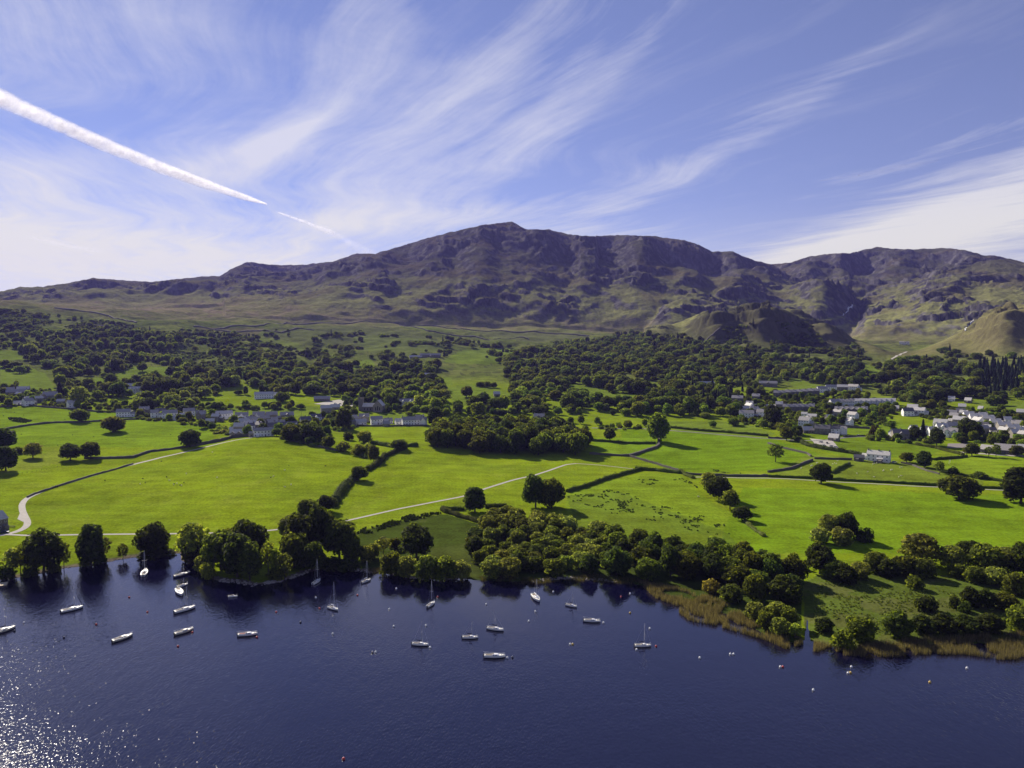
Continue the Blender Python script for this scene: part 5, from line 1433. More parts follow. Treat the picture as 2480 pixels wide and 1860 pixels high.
road(Z(z1,(60,1408),(250,1418),(700,1410),(1200,1405),(1600,1400),(1900,1396),(2212,1392))[:-1] + Z(z2,(0,1385),(160,1370),(400,1340),(600,1320),(780,1290),(1000,1240),(1240,1185),(1500,1135),(1790,1080),(1960,1020),(2100,975),(2212,940)) + Z(z3,(200,895),(350,845),(470,803),(560,795)), 2.4, 'field_path', GRAVEL)
road(Z(z3,(560,795),(750,808),(900,824),(1050,842)), 1.6, 'field_path', GRAVEL, .14)
road(Z(z3,(1580,912),(1800,914),(2212,921)) + Z(z4,(400,943),(800,964),(1200,988),(1530,1000),(1840,1018),(2090,1028)), 1.8, 'track', GRAVEL)
road(Z(z3,(690,487),(1000,492),(1150,494),(1400,512),(1700,536),(2212,578)) + Z(z4,(160,590),(400,600),(520,590),(650,572),(780,563),(903,560)), 4.5, 'road', TAR)
road(Z(z4,(1600,690),(1750,705),(2000,722),(2212,730)), 6, 'road', GRAVEL)
road([(250,988),(330,995),(520,1010),(560,1035),(700,1060)][:2], 4.0, 'road', TAR)
def patch(pts, name, mat, lift=.1, n=10):
    w_ = [ground(*p)[:2] for p in pts]
    # four corners, filled as a draped grid
    a, b_, c_, d_ = map(np.array, w_)
    V = []; 
    for i in range(n + 1):
        for j in range(n + 1):
            s_, t_ = i / n, j / n
            p = (a * (1 - s_) + b_ * s_) * (1 - t_) + (d_ * (1 - s_) + c_ * s_) * t_
            V.append((p[0], p[1], float(Hxy(*p)) + lift))
    Fq = [(i*(n+1)+j, (i+1)*(n+1)+j, (i+1)*(n+1)+j+1, i*(n+1)+j+1) for i in range(n) for j in range(n)]
    return tag(ob(name, mesh_np(name, V, np.array(Fq), mat)), kind='structure')
patch(Z(z4,(1545,660),(1830,660),(1790,620),(1555,622)), 'car_park', mat_plain('worn_tarmac', (.22,.2,.19), .9, .1, .1, .5))
patch(Z(z4,(400,620),(620,670),(560,600),(360,578)), 'yard', GRAVEL)
patch([(760,978),(850,985),(880,975),(820,968)], 'yard', GRAVEL)
patch(Z(z1,(150,1275),(200,1300),(215,1255),(175,1215)), 'lane_verge', GRAVEL, .1)
# ================================================================ woods on the hillside and garden trees
WOODS = [  # outline, share of ground wooded, tree choice
 ([(30,835),(200,795),(330,805),(450,835),(560,850),(640,860),(700,880),(900,890),(1000,895),(1060,880),(1075,930),(1080,990),(1030,1000),(930,985),(830,962),(720,958),(560,960),(480,965),(470,1000),(370,1002),(300,985),(240,975),(150,960),(135,900),(60,870)], .74),
 ([(0,752),(180,772),(400,800),(620,815),(700,850),(640,872),(450,835),(200,800),(30,835),(0,850)], .50),
 ([(620,800),(900,805),(1150,830),(1240,842),(1180,865),(1060,880),(900,888),(700,880),(620,860)], .30),
 ([(1215,872),(1280,846),(1400,830),(1520,812),(1660,815),(1800,850),(1900,885),(2080,895),(2200,885),(2330,888),(2480,892),(2480,968),(2330,965),(2270,1000),(2240,1000),(2160,965),(2080,940),(1990,938),(1900,925),(1850,950),(1800,1000),(1790,1012),(1600,1012),(1430,1004),(1250,1008),(1050,1018),(1040,992),(1240,985),(1240,960)], .82),
 ([(1130,845),(1230,850),(1215,872),(1100,868)], .5),
 ([(1700,845),(1850,850),(2000,860),(2180,880),(2100,890),(1900,880)], .35),
 ([(1740,790),(1900,775),(2000,800),(2100,850),(2080,875),(1900,868),(1760,850)], .45),
 ([(2160,880),(2300,850),(2480,870),(2480,892),(2300,885)], .4),
]
SCRUB = [(330,852),(450,850),(560,868),(620,880),(600,905),(500,895),(400,880)]
near_r, far_r = 850, 2900
pts = []
gx, gy = np.meshgrid(np.arange(-2100, 2100, 14.5), np.arange(near_r, 2750, 14.5))
gx = (gx + rng.uniform(-5, 5, gx.shape)).ravel(); gy = (gy + rng.uniform(-5, 5, gy.shape)).ravel()
aa = np.arctan2(gx, gy); keep = np.abs(aa) < math.radians(40)
gx, gy = gx[keep], gy[keep]
gz = Hxy(gx, gy); gu, gv = project(gx, gy, gz)
dens = np.zeros(len(gx))
guc = np.clip(gu, 3, 2477)
for poly, dn in WOODS: dens = np.where(in_poly(poly, guc, gv), np.maximum(dens, dn), dens)
for poly in CLEAR: dens = np.where(in_poly(poly, gu, gv), 0.012, dens)
for poly, c_ in UPF: dens = np.where(in_poly(poly, gu, gv), dens * 0.25, dens)
clump = fbm(gx, gy, 95, 3, 0.5, 201)
prob = np.where(dens > .7, dens + np.minimum(0, clump + .06) * 3.4, sstep(clump, 0.28 - dens * .75, 0.48 - dens * .75))
prob = np.where(dens <= 0, 0, np.maximum(prob, dens * .10))
scr = in_poly(SCRUB, gu, gv)
ok = rng.uniform(size=len(gx)) < prob
hx = np.array(HOUSES_XY)
def house_clear(x, y, r, sight=24.0):
    """keeps clear of the houses and of the view of their fronts"""
    d = np.full(len(x), True)
    for (a, b_, q) in hx:
        rr_ = math.hypot(a, b_); ux, uy = a / rr_, b_ / rr_
        dx, dy = x - a, y - b_
        along = dx * ux + dy * uy; across = np.abs(dx * uy - dy * ux)
        d &= ~((np.hypot(dx, dy) < q + r * .8) | ((along < 0) & (along > -(q + sight)) & (across < q * .85 + r * .5)))
    return d
ok &= house_clear(gx, gy, 6.0, 34.0)
gx, gy, gz, gu, gv, scr, dens = gx[ok], gy[ok], gz[ok], gu[ok], gv[ok], scr[ok], dens[ok]
con = in_poly([(2365,885),(2480,880),(2480,960),(2380,955)], gu, gv) | (in_poly([(1600,940),(1800,930),(1850,1000),(1620,1012)], gu, gv) & (rng.uniform(size=len(gu)) < .25)) | (rng.uniform(size=len(gu)) < .02)
KINDS = ['oak_a', 'oak_b', 'oak_c', 'ash_a', 'ash_b', 'pale_a', 'willow_b', 'conifer_a', 'conifer_b', 'bush_c', 'bush_a']
def combined(kind):
    ph, pw, crown, trunk = PROTO[kind]
    def arr(me):
        v = np.empty(len(me.vertices) * 3, np.float32); me.vertices.foreach_get('co', v); return v.reshape(-1, 3)
    v1, v2 = arr(crown), arr(trunk); off = len(v1)
    by = {}
    for me_, o_, mi in ((crown, 0, 0), (trunk, off, 1)):
        lt = np.empty(len(me_.polygons), np.int32); me_.polygons.foreach_get('loop_total', lt)
        ls = np.empty(len(me_.polygons), np.int32); me_.polygons.foreach_get('loop_start', ls)
        lv = np.empty(len(me_.loops), np.int32); me_.loops.foreach_get('vertex_index', lv)
        for k_ in np.unique(lt):
            s_ = ls[lt == k_]
            by.setdefault(int(k_), []).append((lv[s_[:, None] + np.arange(k_)[None, :]] + o_, mi))
    fl, mi = [], []
    for k_, lst in by.items():
        fl.append(np.concatenate([q[0] for q in lst])); mi += [np.full(len(q[0]), q[1]) for q in lst]
    return mesh_np(kind + '_whole', np.concatenate([v1, v2]), fl, mats=[crown.materials[0], BARK], midx=np.concatenate(mi))
LIB = bpy.data.collections.new('tree_kinds')
NAMES = []
TINTS = [(.85, .95, .85), (1.25, 1.22, 1.1), (1.5, 1.6, 1.2)]
for k_ in KINDS:
    me_ = combined(k_)
    for ti, tt in enumerate(TINTS):
        o_ = bpy.data.objects.new('k%02d%d_%s' % (len(NAMES), ti, k_), me_); o_.color = (*tt, 1); LIB.objects.link(o_)
        NAMES.append((o_.name, k_))
NAMES.sort()
gxx = np.hypot(gx, gy)
order = np.argsort(gxx)
individual = set(order[:240].tolist())
stuff = []
AREA = [((0, 620), 'on the left hillside above the village'), ((620, 1060), 'on the wooded slope behind the church'), ((1060, 1500), 'in the dark wood behind the field copse'),
        ((1500, 1860), 'in the dark wood left of the hillside terraces'), ((1860, 2200), 'among the stone terraces'), ((2200, 2600), 'above the right village')]
clump2 = fbm(gx, gy, 70, 2, 0.5, 333)
for i in range(len(gx)):
    x, y, z, u, v = gx[i], gy[i], gz[i], gu[i], gv[i]
    if scr[i]: kd = random.choice(['bush_c', 'bush_c', 'bush_a', 'oak_b']); h = rng.uniform(3, 7); w = rng.uniform(7, 11)
    elif con[i]: kd = random.choice(['conifer_a', 'conifer_b']); h = rng.uniform(17, 26); w = rng.uniform(7, 9.5)
    else:
        kd = random.choice(['oak_a', 'oak_b', 'oak_b', 'oak_c', 'oak_a', 'ash_a', 'ash_b', 'pale_a', 'willow_b']); big3 = rng.uniform() < .25; h = rng.uniform(15, 23) if big3 else rng.uniform(7, 16); w = rng.uniform(17, 25) if big3 else rng.uniform(8, 16)
        if dens[i] < .6: h *= .72; w *= .85
    tq = clump2[i] + rng.normal() * .16; tint = 0 if tq < 0.0 else 1 if tq < .22 else 2
    if i in individual:
        side = next((t_ for (a, b_), t_ in AREA if a <= u < b_), 'on the hillside beside the picture edge')
        what = 'tall dark conifer' if con[i] else ['dark broadleaf tree', 'mid green broadleaf tree', 'pale green broadleaf tree'][tint]
        plant('conifer' if con[i] else 'woodland_tree', kd, x, y, h, w, what + ' ' + side, 'lower woodland trees ' + side, 'tree', TINTS[tint])
    else:
        stuff.append((x, y, z - .3, NAMES.index(next(q for q in NAMES if q[1] == kd and q[0][3] == str(tint))), w / PROTO[kd][1], h / PROTO[kd][0], rng.uniform(0, 6.28), rng.uniform(.75, 1.3)))
stuff = np.array(stuff)
def points_object(name, S, lib):
    me_ = bpy.data.meshes.new(name); me_.vertices.add(len(S)); me_.vertices.foreach_set('co', S[:, :3].astype(np.float32).ravel())
    a_ = me_.attributes.new('pick', 'INT', 'POINT'); a_.data.foreach_set('value', S[:, 3].astype(np.int32))
    a_ = me_.attributes.new('size', 'FLOAT_VECTOR', 'POINT'); a_.data.foreach_set('vector', np.stack([S[:, 4], S[:, 4] * S[:, 7], S[:, 5]], 1).astype(np.float32).ravel())
    a_ = me_.attributes.new('turn', 'FLOAT_VECTOR', 'POINT'); a_.data.foreach_set('vector', np.stack([S[:, 6] * 0, S[:, 6] * 0, S[:, 6]], 1).astype(np.float32).ravel())
    o_ = ob(name, me_)
    g = bpy.data.node_groups.new(name + '_nodes', 'GeometryNodeTree')
    g.interface.new_socket('Geometry', in_out='INPUT', socket_type='NodeSocketGeometry')
    g.interface.new_socket('Geometry', in_out='OUTPUT', socket_type='NodeSocketGeometry')
    gi = g.nodes.new('NodeGroupInput'); go = g.nodes.new('NodeGroupOutput')
    ci = g.nodes.new('GeometryNodeCollectionInfo'); ci.inputs[0].default_value = lib; ci.inputs['Separate Children'].default_value = True; ci.inputs['Reset Children'].default_value = True
    ip = g.nodes.new('GeometryNodeInstanceOnPoints'); ip.inputs['Pick Instance'].default_value = True
    def attr(nm_, ty):
        q = g.nodes.new('GeometryNodeInputNamedAttribute'); q.data_type = ty; q.inputs[0].default_value = nm_
        return q.outputs[0]
    g.links.new(gi.outputs[0], ip.inputs['Points']); g.links.new(ci.outputs[0], ip.inputs['Instance'])
    g.links.new(attr('pick', 'INT'), ip.inputs['Instance Index'])
    g.links.new(attr('turn', 'FLOAT_VECTOR'), ip.inputs['Rotation']); g.links.new(attr('size', 'FLOAT_VECTOR'), ip.inputs['Scale'])
    g.links.new(ip.outputs[0], go.inputs[0])
    md = o_.modifiers.new('scatter', 'NODES'); md.node_group = g
    return o_
tag(points_object('woodland', stuff, LIB), 'dark mass of broadleaf woodland covering the hillside behind the village', None, None, 'stuff')
print('woodland', len(stuff), 'individual', len(individual))

# garden and roadside trees round the houses
GARD = [
 ([(0,935),(110,945),(260,960),(330,1000),(240,1000),(100,985),(0,985)], .8, 'in the gardens at the far left', 9),
 ([(330,998),(400,1000),(520,1010),(560,1050),(540,1060),(480,1035),(400,1022),(330,1018)], .6, 'in the gardens left of the village', 8),
 ([(560,1020),(760,1015),(860,1000),(860,1040),(700,1058),(560,1058)], .75, 'among the village houses', 8),
 ([(690,1050),(760,1046),(800,1060),(790,1088),(740,1080),(680,1066)], .95, 'in the dark clump right of the village', 8),
 ([(830,965),(930,975),(880,1000),(840,1010)], .8, 'beside the church', 9),
 ([(930,985),(1030,985),(1040,1000),(930,1003)], .7, 'in the hedge of the churchyard field', 8),
 ([(480,985),(560,985),(740,985),(740,992),(560,994),(480,996)], .9, 'in the row along the top of the bright band field', 9),
 ([(1320,1020),(1500,1030),(1580,1032),(1580,1040),(1450,1042),(1320,1035)], .55, 'in the row along the road right of the copse', 9),
 ([(1780,960),(1860,950),(1990,965),(2080,955),(2170,985),(2165,1040),(2100,1030),(1990,1030),(1920,1060),(1860,1040),(1780,1025)], .8, 'in the gardens round the hillside terraces', 8.5),
 ([(1895,1040),(1945,1055),(1945,1066),(1900,1064)], .9, 'beside the tall white house', 8),
 ([(2100,1055),(2250,1062),(2300,1075),(2330,1070),(2200,1075),(2100,1068)], .7, 'in front of the right village', 8),
 ([(2160,990),(2300,985),(2480,1010),(2480,1090),(2350,1065),(2300,1025),(2230,1015)], .75, 'among the houses of the right village', 9),
 ([(2310,1045),(2350,1040),(2380,1072),(2320,1078)], .95, 'in the dark group right of the guesthouse', 9),
 ([(2380,1060),(2480,1070),(2480,1088),(2400,1084)], .9, 'between the right village and the school hall', 9),
 ([(2400,990),(2480,1005),(2480,1030),(2420,1020)], .8, 'at the right edge below the bright field', 9),
]
gard = []
for poly, dn, where, spc in GARD:
    xs, ys = scatter(poly, spc)
    if len(xs) == 0: continue
    kk = house_clear(xs, ys, 2.0, 6.0) & (rng.uniform(size=len(xs)) < dn)
    gard += [(math.hypot(x, y), x, y, dn, where) for x, y in zip(xs[kk], ys[kk])]
gard.sort(); nsh = 0; gstuff = []
for (_, x, y, dn, where) in gard:
    big_ = rng.uniform() < (.5 if dn > .85 else .18)
    tint = int(rng.integers(0, 3)); cn = ['dark', 'mid green', 'pale'][tint]
    if big_:
        plant('garden_tree', random.choice(['oak_a', 'oak_b', 'oak_c', 'ash_b', 'ash_a']), x, y, rng.uniform(7, 12), rng.uniform(7.5, 11), cn + ' rounded tree ' + where, 'trees ' + where, 'tree', TINTS[tint])
    elif nsh < 295:
        nsh += 1
        plant('garden_shrub', random.choice(['bush_a', 'bush_b', 'bush_c', 'willow_a']), x, y, rng.uniform(2.6, 5), rng.uniform(4, 7), cn + ' garden shrub ' + where, 'shrubs ' + where, 'shrub', TINTS[tint])
    else:
        kd = random.choice(['bush_a', 'bush_c', 'willow_b'])
        gstuff.append((x, y, float(Hxy(x, y)) - .2, NAMES.index(next(q for q in NAMES if q[1] == kd and q[0][3] == str(tint))), rng.uniform(4, 7) / PROTO[kd][1], rng.uniform(2.6, 5) / PROTO[kd][0], rng.uniform(0, 6.28), 1.0))
if gstuff: tag(points_object('garden_shrubbery', np.array(gstuff), LIB), 'mixed garden shrubbery behind and between the village houses', None, None, 'stuff')
print('garden', len(gard), nsh, len(gstuff))

EXTRA = [('broadleaf_tree','ash_b',832,1040,54,42,'big round tree between the two halves of the village','tree',G),('conifer','conifer_b',2235,1060,46,20,'dark pointed conifer beside the large grey house','tree',D),
 ('broadleaf_tree','conifer_a',145,962,40,26,'tall dark conifer at the edge of the bright sloping field','tree',D),('broadleaf_tree','ash_a',1130,962,28,30,'pale tree alone on the green slope behind the copse','tree',W),
 ('broadleaf_tree','oak_c',1905,1067,36,32,'pale round tree at the road bend below the tall white house','tree',G),('broadleaf_tree','oak_b',1870,1030,48,44,'dark big tree left of the tall white house','tree',D),
 ('broadleaf_tree','oak_b',2268,1080,42,36,'dark round tree in front of the guesthouse','tree',D),('broadleaf_tree','oak_b',2118,1058,26,24,'dark copper tree at the lane end','tree',(.8,.5,.8)),
 ('broadleaf_tree','oak_c',2132,1064,28,24,'light green ball tree beside the dark copper tree','tree',Yc),('broadleaf_tree','oak_a',705,1068,40,48,'dark broad tree right of the white front terrace','tree',D),
 ('broadleaf_tree','oak_b',752,1070,44,58,'biggest tree of the dark clump right of the village','tree',D),('broadleaf_tree','oak_c',795,1086,32,32,'dark tree at the lower end of the dark clump','tree',D),
 ('broadleaf_tree','ash_b',1055,1030,46,40,'dark conical tree at the left end of the copse','tree',D),('broadleaf_tree','oak_b',2345,1060,44,54,'dark broad tree in the middle of the right village','tree',D),
 ('broadleaf_tree','oak_b',2215,1065,32,30,'dark tree right of the large grey house','tree',D),('broadleaf_tree','sparse_a',40,940,20,14,'slim dark tree on the bright sloping field','tree',D),
 ('broadleaf_tree','pale_a',190,985,54,46,'grey tree beside the small white cottage','tree',G),('broadleaf_tree','oak_c',345,900,22,24,'dark round tree alone on the small hill field','tree',D)]
for (nm, pr, u, v, h, w, lab, cat, tint) in EXTRA: plant_px(nm, pr, u, v, h, w, lab, None, cat, tint)

# ================================================================ rushes, reeds, shore stones
def tufts(polys, spacing, name, label, col, hgt=.9, thr=.05, seed=301, lift=0):
    m_ = mat_leaf(name + '_blades', col, .2, .2)
    Vs, Fs_, n_ = [], [], 0
    for poly in polys:
        xs, ys = scatter(poly, spacing)
        if len(xs) == 0: continue
        cl = fbm(xs, ys, 11, 4, .75, seed); kk = cl > thr
        xs, ys = xs[kk], ys[kk]
        m2 = len(xs) * 5
        px_ = np.repeat(xs, 5) + rng.normal(size=m2) * .35; py_ = np.repeat(ys, 5) + rng.normal(size=m2) * .35
        P = np.stack([px_, py_, Hxy(px_, py_) + hgt * .4], 1)
        a_ = rng.uniform(0, 6.28, m2); dx_, dy_ = np.cos(a_), np.sin(a_)
        s_ = rng.uniform(.2, .45, m2); hh = hgt * rng.uniform(.6, 1.2, m2)
        V = np.stack([P + np.stack([-dx_ * s_, -dy_ * s_, -hgt * .5 * np.ones(m2)], 1), P + np.stack([dx_ * s_, dy_ * s_, -hgt * .5 * np.ones(m2)], 1),
                      P + np.stack([dx_ * s_ * 1.2 + dy_ * .2, dy_ * s_ * 1.2, hh * .5], 1), P + np.stack([-dx_ * s_ * 1.2, -dy_ * s_ * 1.2 + .2, hh * .6], 1)], 1).reshape(-1, 3)
        Vs.append(V); Fs_.append(np.arange(len(V)).reshape(-1, 4) + n_); n_ += len(V)
    return tag(ob(name, mesh_np(name, np.concatenate(Vs), np.concatenate(Fs_), m_)), label, None, None, 'stuff')
tufts([Z(z3,(480,1075),(700,1050),(850,1020),(1060,1070),(1230,1140),(1500,1215),(1750,1275),(1940,1395),(1850,1420),(1650,1400),(1400,1330),(1200,1290),(900,1240),(650,1160),(480,1110)),
       Z(z3,(1060,920),(1160,905),(1290,960),(1260,1000),(1120,960)), Z(z3,(1400,900),(1500,930),(1600,990),(1650,1040),(1520,1020),(1400,970)), Z(z3,(1720,850),(1850,850),(1990,880),(1850,890),(1740,870))],
      1.7, 'field_rushes', 'dark rush tussocks scattered over the pale middle pasture', (.045, .062, .016), .6, .17)
tufts([Z(z2,(870,1400),(950,1350),(1080,1325),(1180,1290),(1300,1250),(1500,1225),(1600,1225),(1560,1250),(1350,1290),(1200,1330),(1000,1400)), Z(z1,(70,400),(180,400),(280,430),(220,445),(90,430))],
      1.6, 'marsh_rushes', 'dark rush line along the upper edge of the dark marsh', (.024, .038, .012), 1.2, -.08)
tufts([[(1965,1440),(2000,1405),(2140,1415),(2200,1420),(2480,1460),(2480,1525),(2180,1525),(2130,1545),(2030,1550),(1970,1500)]], 2.0, 'marsh_grass', 'rough tufted grass covering the marsh meadow', (.13, .165, .035), .45, -.05)
def reeds(polys, per_m2, hgt, col, name, label):
    m_ = mat_leaf(name + '_stems', col, .15, .3)
    Vs, n_ = [], 0
    for poly in polys:
        w_ = np.stack(flat_pt([p[0] for p in poly], [p[1] for p in poly]), 1)
        x0, y0 = w_.min(0); x1, y1 = w_.max(0)
        nn = int((x1 - x0) * (y1 - y0) * per_m2)
        xs = rng.uniform(x0, x1, nn); ys = rng.uniform(y0, y1, nn)
        kk = in_poly([tuple(p) for p in w_], xs, ys) & (fbm(xs, ys, 9, 3, .6, 77) > -.08)
        xs, ys = xs[kk], ys[kk]; k_ = len(xs)
        zb = np.maximum(Hxy(xs, ys), -.6)
        a_ = rng.uniform(0, 6.28, k_); h_ = hgt * rng.uniform(.65, 1.15, k_) + np.maximum(0, -zb); wd = rng.uniform(.05, .11, k_)
        lx, ly = rng.normal(size=k_) * .22, rng.normal(size=k_) * .22
        b0 = np.stack([xs - np.cos(a_) * wd, ys - np.sin(a_) * wd, zb], 1); b1 = np.stack([xs + np.cos(a_) * wd, ys + np.sin(a_) * wd, zb], 1)
        t0 = np.stack([xs + lx, ys + ly, zb + h_], 1)
        Vs.append(np.stack([b0, b1, t0], 1).reshape(-1, 3))
    V = np.concatenate(Vs)
    return tag(ob(name, mesh_np(name, V, np.arange(len(V)).reshape(-1, 3), m_)), label, None, None, 'stuff')
reeds([[(1543,1414),(1568,1432),(1585,1449),(1643,1470),(1646,1486),(1671,1506),(1716,1513),(1758,1524),(1800,1536),(1857,1553),(1905,1574),(1946,1562),(1944,1547),(1860,1541),(1857,1532),(1800,1494),(1744,1464),(1700,1448),(1640,1432),(1560,1411)],
       [(1968,1578),(2028,1587),(2073,1590),(2112,1594),(2140,1591),(2185,1596),(2224,1586),(2280,1588),(2336,1586),(2420,1598),(2700,1604),(2700,1540),(2479,1540),(2336,1549),(2238,1552),(2129,1561),(2073,1571),(2022,1568),(1972,1557)]],
      17, 2.1, (.115, .095, .060), 'reed_bed', 'tan reed bed fringing the shore on the right')
reeds([[(1170,1412),(1237,1416),(1300,1416),(1360,1408),(1436,1410),(1520,1416),(1548,1418),(1550,1408),(1440,1396),(1300,1404),(1160,1400)], [(880,1390),(905,1392),(925,1386),(925,1378),(890,1378)]], 10, 1.3, (.075, .07, .03), 'thin_reeds', 'thin dark reeds at the foot of the marsh wood')
ROCKM = mat_plain('pale_rock', (.30, .27, .24), .9, .1, .3, 2.5)
mb = MB()
cw = cpts
for (ua_, ub_, nn_, wid, rs) in [(532, 620, 70, 2.5, .45), (637, 690, 60, 2.5, .5), (700, 750, 50, 3, .4), (940, 1110, 110, 1.6, .45), (1290, 1500, 170, 1.8, .38), (60, 420, 150, 1.2, .28), (840, 900, 40, 1.5, .4)]:
    vv = np.interp
    for q in range(nn_):
        u_ = rng.uniform(ua_, ub_); v_ = np.interp(u_, [p[0] for p in COAST], [p[1] for p in COAST])
        x, y = flat_pt(u_, v_); y += rng.uniform(-wid * .6, wid); s_ = rs * rng.uniform(.4, 1.5)
        mb.ball((x, y, max(0.02, float(Hxy(x, y))) + s_ * .1), (s_ * rng.uniform(.8, 1.6), s_, s_ * .55), 6, 4)
tag(mb.build('shore_stones', ROCKM), 'pale stones strewn along the water edge', None, None, 'stuff')

# ================================================================ boats
HULL_W = mat_plain('white_gelcoat', (.80, .80, .80), .3, .5, .03, 1.0)
HULL_B = mat_plain('blue_gelcoat', (.10, .12, .22), .3, .5, .05, 1.0)
HULL_C = mat_plain('cream_hull', (.62, .58, .46), .35, .5, .05, 1.0)
DECK = mat_plain('deck_paint', (.70, .69, .63), .5, .4, .05, 2.0)
ALU = mat_plain('mast_metal', (.55, .55, .57), .35, .5, .05, 1.0)
COVER = mat_plain('navy_cover', (.025, .03, .06), .8, .2, .2, 2.0)
REDC = mat_plain('red_cloth', (.30, .04, .03), .8, .2, .2, 2.0)
TEAK = mat_plain('cockpit_wood', (.20, .16, .12), .8, .2, .2, 2.0)
ANTI = mat_plain('dark_antifoul', (.03, .035, .06), .6, .3, .1, 1.0)
BLACK = mat_plain('black_rubber', (.02, .02, .02), .6, .3, .1, 1.0)
def hull_stations(L, Bm, fb, n=13):
    st = []
    for i in range(n):
        t = i / (n - 1); x = -L / 2 + L * t
        w = Bm / 2 * (0.72 + 0.28 * math.sin(min(t, .5) / .5 * math.pi / 2)) if t < .45 else Bm / 2 * max(0.0, math.cos((t - .45) / .55 * math.pi / 2)) ** .72
        z = fb * (1 + .28 * max(0, t - .3) ** 1.3 + .04 * (1 - t))
        st.append((x, max(w, .02), z))
    return st
def sailboat(u, v, Lp, ang, label, mast=None, hull='w', cover=True, lean=0.0, jib=False, low_mast=False, cab=1.0, group=None, red=False, name='sailboat'):
    """boat on the water at (u, v); ang is the bow's direction in degrees, 0 = to the right of the view"""
    x, y = flat_pt(u, v); k = (y * math.cos(PIT) + CAMH * math.sin(PIT)) / F
    fore = math.hypot(math.cos(math.radians(ang)), math.sin(math.radians(ang)) * .32)
    L = min(Lp * k / fore, 9.5); Bm = L * .31; fb = .095 * L + .12
    az = math.atan2(x, y)
    t = thing(name, label, 'sailboat' if name == 'sailboat' else 'boat', (x, y, 0), -az + math.radians(ang), group)
    hm = {'w': HULL_W, 'b': HULL_B, 'c': HULL_C}[hull]
    st = hull_stations(L, Bm, fb); V = []; Fq = []; 
    for (sx, w, z) in st:
        V += [(sx, -w, z), (sx + (.10 * L if 0 else 0), -w * .93, z * .35), (sx * .97, -w * .62, -.18), (sx * .9, 0, -.45), (sx * .97, w * .62, -.18), (sx, w * .93, z * .35), (sx, w, z)]
    for i in range(len(st) - 1):
        for q in range(6): Fq.append((i*7+q, i*7+q+1, (i+1)*7+q+1, (i+1)*7+q))
    hb = MB(); hb.add(V, Fq + [(6,5,4,3,2,1,0)]); h_ = hb.build('hull', hm, t, True)
    bt = MB()     # waterline stripe just proud of the hull
    V = []; 
    for (sx, w, z) in st: V += [(sx * 1.002, -w * .955, z * .30), (sx * 1.0, -w * .80, -.05), (sx * 1.002, w * .955, z * .30), (sx * 1.0, w * .80, -.05)]
    bt.add(V, [(i*4, i*4+1, (i+1)*4+1, (i+1)*4) for i in range(len(st)-1)] + [(i*4+2, (i+1)*4+2, (i+1)*4+3, i*4+3) for i in range(len(st)-1)])
    bt.build('boot_stripe', ANTI, h_)
    V = []; Fq = []
    for (sx, w, z) in st: V += [(sx, -w * .97, z + .01), (sx, 0, z + .06), (sx, w * .97, z + .01)]
    for i in range(len(st) - 1): Fq += [(i*3, (i+1)*3, (i+1)*3+1, i*3+1), (i*3+1, (i+1)*3+1, (i+1)*3+2, i*3+2)]
    db = MB(); db.add(V, Fq); db.build('deck', DECK, t)
    rb_ = MB(); rb_.tube([(s_[0], -s_[1], s_[2] + .03) for s_ in st], .035, 4); rb_.tube([(s_[0], s_[1], s_[2] + .03) for s_ in st], .035, 4); rb_.build('toe_rail', ALU, t)
    zc_ = fb * 1.03
    ck = MB(); c0, c1 = -L * .42, -L * .12; cw_ = Bm * .26
    ck.box(c0, c1, -cw_ - .08, -cw_, zc_, zc_ + .24); ck.box(c0, c1, cw_, cw_ + .08, zc_, zc_ + .24); ck.box(c0 - .08, c0, -cw_ - .08, cw_ + .08, zc_, zc_ + .2)
    ckp = ck.build('cockpit', DECK, t)
    fl = MB(); fl.box(c0, c1, -cw_ + .002, cw_ - .002, zc_ + .03, zc_ + .07); fl.build('cockpit_floor', REDC if red else TEAK, ckp)
    # coachroof
    cb = MB(); a0_, a1_, a2_ = -L * .12, L * .16, L * .27; hb_ = .42 * cab
    w0, w1, w2 = Bm * .33, Bm * .30, Bm * .14
    zz = fb * 1.02
    cb.add([(a0_,-w0,zz),(a1_,-w1,zz+.05),(a2_,-w2,zz+.08),(a2_,w2,zz+.08),(a1_,w1,zz+.05),(a0_,w0,zz),
            (a0_,-w0*.8,zz+hb_),(a1_-.1,-w1*.8,zz+hb_*.92),(a2_-.35,-w2*.7,zz+hb_*.35),(a2_-.35,w2*.7,zz+hb_*.35),(a1_-.1,w1*.8,zz+hb_*.92),(a0_,w0*.8,zz+hb_)],
           [(0,1,7,6),(1,2,8,7),(2,3,9,8),(3,4,10,9),(4,5,11,10),(5,0,6,11),(6,7,10,11),(7,8,9,10)])
    cbo = cb.build('cabin', DECK if hull == 'c' else HULL_W, t)
    for sy in (-1, 1):
        for (wa, wb2) in ((.10, .40), (.52, .85)):
            q = MB(); xa, xb = a0_ + (a1_ - a0_) * wa, a0_ + (a1_ - a0_) * wb2
            ya = (w0 * .93 + .015) * sy
            q.box(xa, xb, min(ya, ya - .1 * sy), max(ya, ya - .1 * sy), zz + .14, zz + .30); q.build('cabin_window', GLASS, cbo)
    q = MB(); q.box(a0_ - .02, a0_ + .6, -.32, .32, zz + hb_ + .002, zz + hb_ + .07); q.build('hatch', TEAK, cbo)
    q = MB(); q.box(L * .31, L * .35, -.22, .22, fb * 1.16, fb * 1.16 + .07); q.build('fore_hatch', GLASS, t)
    mx_ = L * .10
